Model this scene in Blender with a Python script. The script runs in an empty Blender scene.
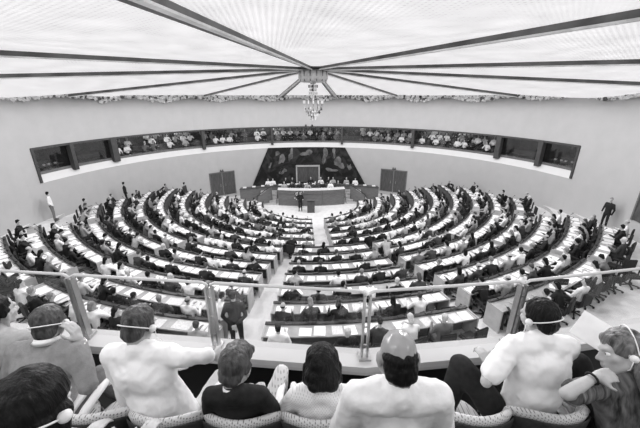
import bpy, bmesh, math, random
from mathutils import Vector, Matrix, noise, Quaternion
PI = math.pi
R_ = math.radians
rnd = random.Random(7)
scene = bpy.context.scene
COL = scene.collection

# ------------------------------------------------------------------ camera and hall measures (metres)
S = .8
A = R_(2.9); TH = R_(20.4); F = 315.0
CAM = Vector((-.48, -15.84, 9.12))
RT = Vector((math.cos(A), -math.sin(A), 0)); FW = Vector((math.sin(A), math.cos(A), 0))
HR = 15.84                       # radius of the round hall
PY = 9.36                        # centre of the amphitheatre (0, PY)
FLOOR_UP = -2.5                  # gallery floor below the lens

def G(x, f, u): return CAM + RT*x + FW*f + Vector((0, 0, u))
def ray(px, py):
    dx = (px-320)/F; dy = (214-py)/F
    return RT*dx + FW*(math.cos(TH)+dy*math.sin(TH)) + Vector((0, 0, -math.sin(TH)+dy*math.cos(TH)))
def at_depth(px, py, d): return CAM + ray(px, py)*d
def at_z(px, py, z):
    r = ray(px, py); return CAM + r*((z-CAM.z)/r.z)
def on_wall(px, py, rad=HR):
    r = ray(px, py); a = r.x**2+r.y**2; b = CAM.x*r.x+CAM.y*r.y; c = CAM.x**2+CAM.y**2-rad*rad
    s = (-b+math.sqrt(max(0, b*b-a*c)))/a; return CAM + r*s
def phi_of(p): return math.atan2(p.x, p.y)
def pol(R, th, z=0): return Vector((R*math.sin(th), PY-R*math.cos(th), z))
def wal(phi, rad, z): return Vector((rad*math.sin(phi), rad*math.cos(phi), z))

# ------------------------------------------------------------------ materials
def mat(name, v, rough=.6, var=0., scale=8., bump=0., bscale=40., metal=0., stretch=(1, 1, 1), spec=.3, coords='Object'):
    m = bpy.data.materials.new(name); m.use_nodes = True
    nt = m.node_tree; b = nt.nodes['Principled BSDF']
    b.inputs['Base Color'].default_value = (v, v, v, 1)
    b.inputs['Roughness'].default_value = rough; b.inputs['Metallic'].default_value = metal
    b.inputs['Specular IOR Level'].default_value = spec
    tc = nt.nodes.new('ShaderNodeTexCoord'); mp = nt.nodes.new('ShaderNodeMapping')
    mp.inputs['Scale'].default_value = stretch
    nt.links.new(tc.outputs[coords], mp.inputs[0])
    if var:
        n = nt.nodes.new('ShaderNodeTexNoise'); n.inputs['Scale'].default_value = scale; n.inputs['Detail'].default_value = 5
        r = nt.nodes.new('ShaderNodeValToRGB')
        lo, hi = max(0, v*(1-var)), min(1, v*(1+var))
        r.color_ramp.elements[0].position = .3; r.color_ramp.elements[1].position = .7
        r.color_ramp.elements[0].color = (lo, lo, lo, 1); r.color_ramp.elements[1].color = (hi, hi, hi, 1)
        nt.links.new(mp.outputs[0], n.inputs['Vector']); nt.links.new(n.outputs['Fac'], r.inputs[0]); nt.links.new(r.outputs[0], b.inputs['Base Color'])
    if bump:
        n2 = nt.nodes.new('ShaderNodeTexNoise'); n2.inputs['Scale'].default_value = bscale; n2.inputs['Detail'].default_value = 4
        bp = nt.nodes.new('ShaderNodeBump'); bp.inputs['Strength'].default_value = bump; bp.inputs['Distance'].default_value = .01
        nt.links.new(mp.outputs[0], n2.inputs['Vector']); nt.links.new(n2.outputs['Fac'], bp.inputs['Height']); nt.links.new(bp.outputs[0], b.inputs['Normal'])
    return m

M = {}
M['wall'] = mat('wall_paint', .46, .85, .03, 1.5, .1, 60)
M['sill'] = mat('sill_paint', .72, .6, .02, 3)
M['carpet'] = mat('carpet', .78, .95, .08, 3, .3, 90)
M['riser'] = mat('riser', .5, .9, .1, 5)
M['gfloor'] = mat('gallery_carpet', .03, .95, .3, 20, .3, 80)
M['wood'] = mat('desk_wood', .15, .5, .25, 3, .05, 30, stretch=(1, 1, 8))
M['wood_dark'] = mat('dark_wood', .085, .5, .3, 3, .05, 30, stretch=(6, 6, 1))
M['wood_light'] = mat('pale_panel', .45, .5, .12, 4, .05, 30)
M['top'] = mat('desk_top', .38, .4, .15, 6)
M['ledge'] = mat('console_ledge', .035, .4, .3, 20)
M['paper'] = mat('paper', .93, .7, .05, 14)
M['paper2'] = mat('printed_paper', .72, .7, .16, 30)
M['folder'] = mat('grey_folder', .3, .6, .1, 5)
M['chair'] = mat('chair_fabric', .03, .8, .3, 30, .2, 90)
M['metal'] = mat('brushed_metal', .5, .3, .1, 20, metal=.9, stretch=(1, 1, 20))
M['metal_dark'] = mat('dark_metal', .1, .35, .1, 20, metal=.6)
M['white'] = mat('white_lacquer', .85, .35, .03, 5)
M['ledge_white'] = mat('parapet_top', .56, .45, .05, 2, .05, 30)
M['parapet_face'] = mat('parapet_face', .5, .5, .05, 2)
M['rail'] = mat('rail_enamel', .6, .4, .05, 5)
M['black'] = mat('black_panel', .012, .6)
M['band_dark'] = mat('band_frame', .06, .5, .2, 5)
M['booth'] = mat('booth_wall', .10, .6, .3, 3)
M['rib'] = mat('ceiling_rib', .12, .45, .5, 1.2, .1, 10, metal=.2)
M['rib_pale'] = mat('rib_flange', .75, .4, .25, 2)  # pale mottled colour, with the reflection on the ribs put into it
M['crystal'] = mat('crystal', .85, .15, .3, 25, spec=.9)
M['skin'] = mat('skin', .47, .5, .08, 12, .08, 120, spec=.4)
M['skin_dark'] = mat('skin_tanned', .33, .5, .1, 12, .08, 120, spec=.4)
M['scalp'] = mat('bald_scalp', .33, .27, .12, 9, .05, 100, spec=.6)
M['hair_dark'] = mat('dark_hair', .008, .5, .6, 60, 1., 70, stretch=(1, 1, .12), spec=.18)
M['hair_brown'] = mat('brown_hair', .06, .45, .8, 40, 1., 70, stretch=(1, 1, .12), spec=.45)
M['hair_grey'] = mat('grey_hair', .22, .5, .4, 60, .6, 120, stretch=(1, 1, .15))
M['hair_white'] = mat('white_hair', .6, .6, .2, 40, .4, 100)
M['suit_dark'] = mat('dark_suit', .018, .8, .3, 30, .2, 150)
M['suit_char'] = mat('charcoal_suit', .05, .8, .3, 30, .2, 150)
M['suit_grey'] = mat('grey_suit', .17, .85, .12, 40, .35, 180)
M['suit_pale'] = mat('pale_grey_suit', .4, .85, .12, 30, .25, 150)
M['shirt_white'] = mat('white_shirt', .88, .75, .03, 8, .2, 25)
M['jacket_light'] = mat('light_linen_jacket', .86, .85, .05, 20, .25, 60)
M['suit_mid'] = mat('mid_grey_suit', .27, .85, .1, 30, .4, 120)
M['trouser_grey'] = mat('grey_trousers', .22, .85, .1, 30, .3, 120)
M['trouser_pale'] = mat('pale_trousers', .66, .85, .06, 20, .3, 30)
M['eye'] = mat('eye_white', .8, .2); M['iris'] = mat('iris', .03, .15)
M['lamp_shade'] = mat('hub_plaster', .62, .5, .15, 5)

def lattice_mat(name, v, dark, sx, sy, ang=0.):
    """knitted / woven fabric: diamond lattice"""
    m = mat(name, v, .8); nt = m.node_tree; b = nt.nodes['Principled BSDF']
    tc = nt.nodes.new('ShaderNodeTexCoord'); out = []
    for k, a in enumerate((ang+R_(35), ang-R_(35))):
        mp = nt.nodes.new('ShaderNodeMapping'); mp.inputs['Rotation'].default_value = (0, a, 0); mp.inputs['Scale'].default_value = (sx, sy, sx)
        w = nt.nodes.new('ShaderNodeTexWave'); w.inputs['Scale'].default_value = 1; w.inputs['Distortion'].default_value = .4
        nt.links.new(tc.outputs['Object'], mp.inputs[0]); nt.links.new(mp.outputs[0], w.inputs['Vector']); out.append(w)
    mul = nt.nodes.new('ShaderNodeMath'); mul.operation = 'MULTIPLY'
    nt.links.new(out[0].outputs['Fac'], mul.inputs[0]); nt.links.new(out[1].outputs['Fac'], mul.inputs[1])
    r = nt.nodes.new('ShaderNodeValToRGB'); r.color_ramp.elements[0].color = (v, v, v, 1); r.color_ramp.elements[1].color = (dark, dark, dark, 1)
    r.color_ramp.elements[0].position = .45; r.color_ramp.elements[1].position = .75
    nt.links.new(mul.outputs[0], r.inputs[0]); nt.links.new(r.outputs[0], b.inputs['Base Color'])
    bp = nt.nodes.new('ShaderNodeBump'); bp.inputs['Strength'].default_value = .3; bp.inputs['Distance'].default_value = .004
    nt.links.new(mul.outputs[0], bp.inputs['Height']); nt.links.new(bp.outputs[0], b.inputs['Normal'])
    return m
M['knit'] = lattice_mat('quilted_knit', .85, .6, 26, 26)
M['upholstery'] = lattice_mat('patterned_upholstery', .66, .2, 22, 22, .5)
M['print'] = lattice_mat('printed_blouse', .06, .5, 14, 14, .3)
M['stripes'] = mat('striped_blouse', .12, .7, .9, 5, .3, 30, stretch=(9, 1, 2))
M['hair_fair'] = mat('fair_brown_hair', .13, .45, .8, 40, 1., 70, stretch=(1, 1, .12), spec=.45)
M['plaid'] = lattice_mat('plaid_cloth', .7, .4, 16, 16, .8)

def glass_mat(name, fac=.06, tint=.95):
    m = bpy.data.materials.new(name); m.use_nodes = True; nt = m.node_tree; nt.nodes.clear()
    o = nt.nodes.new('ShaderNodeOutputMaterial'); mx = nt.nodes.new('ShaderNodeMixShader')
    t = nt.nodes.new('ShaderNodeBsdfTransparent'); t.inputs[0].default_value = (tint, tint, tint, 1)
    g = nt.nodes.new('ShaderNodeBsdfGlossy'); g.inputs['Roughness'].default_value = .03
    mx.inputs[0].default_value = fac
    nt.links.new(t.outputs[0], mx.inputs[1]); nt.links.new(g.outputs[0], mx.inputs[2]); nt.links.new(mx.outputs[0], o.inputs[0])
    return m
M['glass'] = glass_mat('clear_glass', .045, .97)
M['booth_glass'] = glass_mat('booth_glass', .10, .8)

def ceiling_mat():
    """luminous ceiling cloth: it gives off the hall's light; fine woven louvre pattern"""
    m = bpy.data.materials.new('luminous_ceiling'); m.use_nodes = True; nt = m.node_tree; b = nt.nodes['Principled BSDF']
    b.inputs['Base Color'].default_value = (.35, .35, .35, 1); b.inputs['Roughness'].default_value = .8
    uv = nt.nodes.new('ShaderNodeUVMap'); uv.uv_map = 'UVMap'
    mp = nt.nodes.new('ShaderNodeMapping'); nt.links.new(uv.outputs[0], mp.inputs[0])
    ws = []
    for d in ('X', 'Y'):
        w = nt.nodes.new('ShaderNodeTexWave'); w.bands_direction = d; w.inputs['Scale'].default_value = .95; w.inputs['Distortion'].default_value = .6
        w.inputs['Detail'].default_value = 1
        nt.links.new(mp.outputs[0], w.inputs['Vector']); ws.append(w)
    mul = nt.nodes.new('ShaderNodeMath'); mul.operation = 'MULTIPLY'
    nt.links.new(ws[0].outputs['Fac'], mul.inputs[0]); nt.links.new(ws[1].outputs['Fac'], mul.inputs[1])
    n = nt.nodes.new('ShaderNodeTexNoise'); n.inputs['Scale'].default_value = .35; n.inputs['Detail'].default_value = 2
    nt.links.new(mp.outputs[0], n.inputs['Vector'])
    ad = nt.nodes.new('ShaderNodeMath'); ad.operation = 'MULTIPLY_ADD'; ad.inputs[1].default_value = .9
    nt.links.new(n.outputs['Fac'], ad.inputs[0])
    mr = nt.nodes.new('ShaderNodeMapRange'); mr.inputs['From Min'].default_value = 0; mr.inputs['From Max'].default_value = 1
    mr.inputs['To Min'].default_value = 0; mr.inputs['To Max'].default_value = .55
    nt.links.new(mul.outputs[0], mr.inputs[0]); nt.links.new(mr.outputs[0], ad.inputs[2])
    r = nt.nodes.new('ShaderNodeMapRange'); r.inputs['From Min'].default_value = .3; r.inputs['From Max'].default_value = 1.05
    r.inputs['To Min'].default_value = .80*CEIL; r.inputs['To Max'].default_value = .46*CEIL
    nt.links.new(ad.outputs[0], r.inputs[0]); nt.links.new(r.outputs[0], b.inputs['Emission Strength'])
    b.inputs['Emission Color'].default_value = (1, .985, 1, 1)
    return m
CEIL = 1.0
M['ceiling'] = ceiling_mat()

def tapestry_mat():
    m = mat('tapestry', .015, .9); nt = m.node_tree; b = nt.nodes['Principled BSDF']
    tc = nt.nodes.new('ShaderNodeTexCoord')
    n = nt.nodes.new('ShaderNodeTexNoise'); n.inputs['Scale'].default_value = 1.1; n.inputs['Detail'].default_value = 6; n.inputs['Distortion'].default_value = 1.2
    r = nt.nodes.new('ShaderNodeValToRGB'); r.color_ramp.elements[0].position = .45; r.color_ramp.elements[1].position = .72
    r.color_ramp.elements[0].color = (.012, .012, .012, 1); r.color_ramp.elements[1].color = (.05, .05, .05, 1)
    nt.links.new(tc.outputs['Object'], n.inputs['Vector']); nt.links.new(n.outputs['Fac'], r.inputs[0]); nt.links.new(r.outputs[0], b.inputs['Base Color'])
    return m
M['tapestry'] = tapestry_mat()
M['figure'] = mat('woven_figure', .13, .9, .6, 2.5)

# ------------------------------------------------------------------ object helpers
def tag(o, label=None, cat=None, group=None, kind=None):
    if label: o['label'] = label
    if cat: o['category'] = cat
    if group: o['group'] = group
    if kind: o['kind'] = kind
    return o
def link(name, bm, m, parent=None, smooth=False, loc=None):
    me = bpy.data.meshes.new(name)
    if loc is not None: bmesh.ops.translate(bm, verts=bm.verts, vec=-Vector(loc))
    bmesh.ops.recalc_face_normals(bm, faces=bm.faces)
    bm.to_mesh(me); bm.free()
    for mm in (m if isinstance(m, (list, tuple)) else [m]): me.materials.append(mm)
    if smooth: me.polygons.foreach_set('use_smooth', [True]*len(me.polygons))
    o = bpy.data.objects.new(name, me); COL.objects.link(o)
    if loc is not None: o.location = loc
    if parent: o.parent = parent
    return o
def empty(name, loc=(0, 0, 0), rz=0):
    o = bpy.data.objects.new(name, None); COL.objects.link(o); o.location = loc; o.rotation_euler = (0, 0, rz); o.empty_display_size = .1
    return o
def struct(name, bm, m, **k): return tag(link(name, bm, m, **k), kind='structure')
def box(bm, c, s, rot=None, mi=0):
    r = bmesh.ops.create_cube(bm, size=1); vs = r['verts']
    mt = Matrix.Translation(c) @ (rot.to_4x4() if rot else Matrix()) @ Matrix.Diagonal((s[0], s[1], s[2], 1))
    bmesh.ops.transform(bm, matrix=mt, verts=vs)
    for f in {f for v in vs for f in v.link_faces}: f.material_index = mi
    return vs
def bar(bm, a, b, w, h, up=(0, 0, 1), mi=0):
    a, b = Vector(a), Vector(b); d = (b-a); L = d.length; d.normalize(); u = Vector(up)
    x = d.cross(u).normalized(); z = x.cross(d)
    rot = Matrix((x, d, z)).transposed()
    return box(bm, (a+b)/2, (w, L, h), rot, mi)
def tube(bm, pts, r, n=8, mi=0):
    pts = [Vector(p) for p in pts]; rings = []
    rr = r if isinstance(r, (list, tuple)) else [r]*len(pts)
    for i, p in enumerate(pts):
        d = (pts[min(i+1, len(pts)-1)]-pts[max(i-1, 0)]).normalized()
        ref = Vector((0, 0, 1)) if abs(d.z) < .9 else Vector((1, 0, 0))
        x = d.cross(ref).normalized(); y = d.cross(x)
        rings.append([bm.verts.new(p+(x*math.cos(2*PI*k/n)+y*math.sin(2*PI*k/n))*rr[i]) for k in range(n)])
    for a, b in zip(rings, rings[1:]):
        for k in range(n):
            f = bm.faces.new((a[k], a[(k+1) % n], b[(k+1) % n], b[k])); f.material_index = mi; f.smooth = True
    bm.faces.new(rings[0]).material_index = mi; bm.faces.new(rings[-1]).material_index = mi
def sweep(bm, sections, mi=0, closed=True):
    """sections: list of equal-length loops of points -> closed solid"""
    vs = [[bm.verts.new(p) for p in s] for s in sections]; n = len(vs[0])
    for a, b in zip(vs, vs[1:]):
        for k in range(n):
            bm.faces.new((a[k], a[(k+1) % n], b[(k+1) % n], b[k])).material_index = mi
    if closed:
        bm.faces.new(vs[0]).material_index = mi; bm.faces.new(vs[-1]).material_index = mi
def arc_box(bm, r0, r1, z0, z1, t0, t1, step=R_(2.5), mi=0, fn=pol):
    n = max(1, int(abs(t1-t0)/step+.5))
    sweep(bm, [[fn(r0, t, z0), fn(r1, t, z0), fn(r1, t, z1), fn(r0, t, z1)] for t in (t0+(t1-t0)*i/n for i in range(n+1))], mi)
def lathe(bm, prof, c=(0, 0, 0), n=24, mi=0, flute=None):
    c = Vector(c); rings = []
    for r, z in prof:
        rings.append([bm.verts.new(c+Vector((r*(flute(k/n) if flute else 1)*math.cos(2*PI*k/n), r*(flute(k/n) if flute else 1)*math.sin(2*PI*k/n), z))) for k in range(n)])
    for a, b in zip(rings, rings[1:]):
        for k in range(n):
            f = bm.faces.new((a[k], a[(k+1) % n], b[(k+1) % n], b[k])); f.material_index = mi; f.smooth = True
    bm.faces.new(rings[0]); bm.faces.new(rings[-1])

# ------------------------------------------------------------------ body modelling: volumes fused into one surface
def hull(bm, verts):
    t = bmesh.new()
    for v in verts: t.verts.new(v)
    r = bmesh.ops.convex_hull(t, input=t.verts)
    bmesh.ops.delete(t, geom=[v for v in t.verts if not v.link_faces], context='VERTS')
    idx = {v: bm.verts.new(v.co) for v in t.verts}
    for f in t.faces: bm.faces.new([idx[v] for v in f.verts])
    t.free()
_ic = {}
def ico(sub):
    if sub not in _ic:
        t = bmesh.new(); bmesh.ops.create_icosphere(t, subdivisions=sub, radius=1); _ic[sub] = [v.co.copy() for v in t.verts]; t.free()
    return _ic[sub]
def cap(p0, r0, p1, r1): return ('c', Vector(p0), r0, Vector(p1), r1)
def ell(c, r, rot=None): return ('e', Vector(c), Vector(r), rot)
def fuse(vols, voxel, sub=2, smooth=2):
    bm = bmesh.new(); U = ico(sub)
    for v in vols:
        if v[0] == 'c': hull(bm, [v[1]+u*v[2] for u in U]+[v[3]+u*v[4] for u in U])
        else:
            q = v[3].to_matrix() if isinstance(v[3], Quaternion) else v[3]
            hull(bm, [v[1]+((q @ Vector((u.x*v[2].x, u.y*v[2].y, u.z*v[2].z))) if q else Vector((u.x*v[2].x, u.y*v[2].y, u.z*v[2].z))) for u in U])
    bmesh.ops.recalc_face_normals(bm, faces=bm.faces)
    me = bpy.data.meshes.new('t'); bm.to_mesh(me); bm.free()
    o = bpy.data.objects.new('t', me); COL.objects.link(o)
    m = o.modifiers.new('r', 'REMESH'); m.mode = 'VOXEL'; m.voxel_size = voxel
    s = o.modifiers.new('s', 'SMOOTH'); s.iterations = smooth; s.factor = .5
    dg = bpy.context.evaluated_depsgraph_get()
    out = bpy.data.meshes.new_from_object(o.evaluated_get(dg))
    bpy.data.objects.remove(o); bpy.data.meshes.remove(me)
    return out
def rough_up(me, amt, sc, stretch=(1, 1, 1), seed=0, ridged=False):
    off = Vector((seed*7.1, seed*3.3, seed*1.7)); nr = [v.normal.copy() for v in me.vertices]
    for v, n in zip(me.vertices, nr):
        p = Vector((v.co.x*stretch[0], v.co.y*stretch[1], v.co.z*stretch[2]))*sc+off
        k = noise.noise(p)+.5*noise.noise(p*2.1)
        if ridged: k = .55-abs(noise.noise(p))*1.8-.5*abs(noise.noise(p*2.3))
        v.co += n*k*amt
def meshobj(name, me, m, parent, smooth=True):
    me.name = name; me.materials.clear()
    me.materials.append(m)
    if smooth: me.polygons.foreach_set('use_smooth', [True]*len(me.polygons))
    o = bpy.data.objects.new(name, me); COL.objects.link(o)
    if parent: o.parent = parent
    return o

def head_vols(H, Q, s=1., detail=True):
    def T(x, y, z): return H+Q @ (Vector((x, y, z))*s)
    v = [ell(T(0, -.012, .03), Vector((.074, .095, .086))*s, Q), ell(T(0, .018, -.03), Vector((.06, .074, .084))*s, Q),
         cap(T(0, .058, -.088), .022*s, T(0, .05, -.08), .03*s),
         cap(T(-.054, .0, -.05), .02*s, T(-.012, .062, -.092), .018*s), cap(T(.054, .0, -.05), .02*s, T(.012, .062, -.092), .018*s)]
    if detail:
        v += [cap(T(0, .084, .008), .009*s, T(0, .108, -.032), .012*s), cap(T(-.013, .096, -.036), .009*s, T(.013, .096, -.036), .009*s),
              cap(T(-.038, .072, .02), .013*s, T(-.012, .08, .02), .012*s), cap(T(.038, .072, .02), .013*s, T(.012, .08, .02), .012*s),
              cap(T(-.017, .086, -.06), .008*s, T(.017, .086, -.06), .008*s), cap(T(-.013, .084, -.071), .008*s, T(.013, .084, -.071), .008*s),
              cap(T(-.045, .055, -.022), .02*s, T(-.035, .058, -.03), .02*s), cap(T(.045, .055, -.022), .02*s, T(.035, .058, -.03), .02*s)]
        for sx in (-1, 1):
            v += [ell(T(sx*.079, -.008, -.006), Vector((.011, .019, .031))*s, Q @ Quaternion((0, 0, 1), -sx*.35)),
                  cap(T(sx*.074, -.002, -.03), .008*s, T(sx*.078, -.004, -.036), .009*s)]
    return v
def hand_vols(W, d, nrm, side, curl=.5, s=1., spread=.06):
    """W wrist, d pointing direction, nrm = back of hand direction, side +1 thumb to the right of d"""
    d = d.normalized(); x = d.cross(nrm).normalized(); nrm = x.cross(d).normalized()
    v = [cap(W, .026*s, W+d*.03*s, .024*s)]
    for k in range(4):
        off = (k-1.5)*.021*side*-1
        base = W+d*(.088-.004*abs(k-1.2))*s+x*off*s
        v.append(cap(W+d*.02*s+x*off*.6*s, .014*s, base, .011*s))
        L = (.043, .048, .045, .034)[k]*s; dd = (d+x*off*spread*20).normalized(); p = base; ax = x
        for j in range(3):
            dd = Quaternion(ax, -curl*(.6, .8, .5)[j]) @ dd
            q = p+dd*L*(1, .62, .5)[j]; v.append(cap(p, (.0095, .0085, .0078)[j]*s, q, (.0085, .0078, .0068)[j]*s)); p = q
    t0 = W+d*.028*s+x*side*.022*s; td = (d*.7+x*side*.75-nrm*.25).normalized(); t1 = t0+td*.042*s
    td2 = (td+d*.5-nrm*.2*curl).normalized()
    t2 = t1+td2*.032*s; t3 = t2+(td2+d*.3).normalized()*.022*s
    v += [cap(t0, .016*s, t1, .0125*s), cap(t1, .0115*s, t2, .0105*s), cap(t2, .0105*s, t3, .0085*s)]
    return v

# ------------------------------------------------------------------ small seated / standing figures (one mesh each, slots: skin, hair, top, legs)
def small_figure(pose, voxel=.032, hairless=False, long_hair=False):
    lean = pose.get('lean', .1); st = pose.get('stand', False); s = pose.get('s', 1.)
    hz = .93 if st else .5
    pel = Vector((0, 0, hz)); up = Vector((0, math.sin(lean), math.cos(lean)))
    neck = pel+up*.52; H = pel+up*.60+Vector((0, .03+math.sin(lean)*.05, .09)); Q = Quaternion((0, 0, 1), pose.get('turn', 0)) @ Quaternion((1, 0, 0), -pose.get('nod', .15))
    shl, shr = pel+up*.45+Vector((-.18, 0, 0)), pel+up*.45+Vector((.18, 0, 0))
    skin = [ell(H+Q @ Vector((0, -.01, .02)), (.078, .096, .095), Q), ell(H+Q @ Vector((0, .03, -.04)), (.058, .068, .078), Q), cap(H+Q @ Vector((0, .1, -.01)), .012, H+Q @ Vector((0, .11, -.03)), .014), cap(neck-up*.05, .058, H, .05)]
    hair = [] if hairless else [ell(H+Q @ Vector((0, -.03, .04)), (.09, .1, .094), Q), ell(H+Q @ Vector((0, -.055, -.02)), (.078, .055, .07), Q)]
    if hairless: hair = [ell(H+Q @ Vector((0, -.035, -.01)), (.086, .08, .05), Q)]
    if long_hair: hair += [ell(H+Q @ Vector((0, -.055, -.07)), (.1, .06, .12), Q)]
    top = [ell(pel+up*.1, (.16, .12, .14)), cap(pel+up*.12, .13, pel+up*.36, .13), cap(pel+up*.12+Vector((-.05, 0, 0)), .11, pel+up*.38+Vector((-.08, 0, 0)), .11),
           cap(pel+up*.12+Vector((.05, 0, 0)), .11, pel+up*.38+Vector((.08, 0, 0)), .11), cap(shl, .07, shr, .07), cap(shl*.5+shr*.5, .08, neck, .065)]
    ea, wa, eb, wb = pose['arms']
    for sh, e, w, sd in ((shl, ea, wa, -1), (shr, eb, wb, 1)):
        e = pel+Vector(e); w = pel+Vector(w)
        top += [cap(sh, .065, e, .052), cap(e, .052, w, .042)]; dd = (w-e).normalized()
        skin += [cap(w, .032, w+dd*.06, .036), cap(w+dd*.06, .034, w+dd*.13-Vector((0, 0, .02)), .024)]
    if st:
        legs = [ell(pel-Vector((0, 0, .03)), (.16, .12, .13))]
        for sx in (-1, 1): legs += [cap((sx*.09, 0, .88), .095, (sx*.1, .02, .5), .068), cap((sx*.1, .02, .5), .066, (sx*.11, -.01, .1), .05), cap((sx*.11, -.03, .045), .045, (sx*.13, .16, .035), .035)]
        top.append(cap(pel+Vector((-.04, 0, 0)), .13, pel+Vector((.04, 0, .1)), .13))
    else:
        legs = [ell(pel-Vector((0, 0, .0)), (.17, .13, .1))]
        for sx in (-1, 1): legs += [cap((sx*.09, .02, .5), .09, (sx*.12, .42, .5), .065), cap((sx*.12, .42, .5), .062, (sx*.12, .4, .1), .045), cap((sx*.12, .38, .045), .045, (sx*.13, .56, .035), .035)]
    bm = bmesh.new()
    for i, vols in enumerate((skin, hair, top, legs)):
        me = fuse(vols, voxel if i > 1 else voxel*.7, 1, 1)
        t = bmesh.new(); t.from_mesh(me)
        vm = {v: bm.verts.new(v.co*s) for v in t.verts}
        for f in t.faces:
            nf = bm.faces.new([vm[v] for v in f.verts]); nf.material_index = i; nf.smooth = True
        t.free(); bpy.data.meshes.remove(me)
    me = bpy.data.meshes.new('seated_figure'); bm.to_mesh(me); bm.free()
    for k in ('skin', 'hair_dark', 'suit_dark', 'suit_dark'): me.materials.append(M[k])
    return me
P_SIT = [dict(lean=.35, nod=.5, arms=((-.27, .25, .22), (-.1, .42, .30), (.27, .25, .22), (.1, .42, .30))),
         dict(lean=.05, nod=.1, arms=((-.26, .1, .2), (-.12, .38, .29), (.26, .1, .2), (.14, .36, .29))),
         dict(lean=-.12, nod=0, turn=.4, arms=((-.28, .02, .2), (-.16, .25, .14), (.28, .02, .2), (.1, .26, .16))),
         dict(lean=.2, nod=.25, turn=-.5, arms=((-.3, .16, .24), (-.24, .42, .3), (.25, .28, .24), (.08, .2, .52))),
         dict(lean=.5, nod=.6, arms=((-.3, .3, .24), (0, .44, .31), (.28, .34, .24), (.02, .46, .32)))]
SIT = [small_figure(p) for p in P_SIT] + [small_figure(P_SIT[1], hairless=True), small_figure(P_SIT[0], long_hair=True), small_figure(P_SIT[3], long_hair=True)]
STAND = {'behind': small_figure(dict(stand=True, lean=.02, nod=.1, arms=((-.27, -.06, .2), (-.06, -.15, .0), (.27, -.06, .2), (.06, -.15, .02))), .02),
         'front': small_figure(dict(stand=True, lean=.08, nod=.2, arms=((-.26, .06, .2), (-.1, .26, .2), (.26, .06, .2), (.1, .28, .24))), .024),
         'side': small_figure(dict(stand=True, lean=.0, nod=.05, turn=.5, arms=((-.26, -.02, .18), (-.24, .05, -.08), (.26, -.02, .18), (.2, .12, .0))), .024),
         'bent': small_figure(dict(stand=True, lean=.55, nod=.5, arms=((-.26, .3, .2), (-.2, .5, .1), (.26, .3, .2), (.16, .5, .12))), .022)}
def paint(o, mats):
    for i, m in enumerate(mats):
        o.material_slots[i].link = 'OBJECT'; o.material_slots[i].material = m

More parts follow.
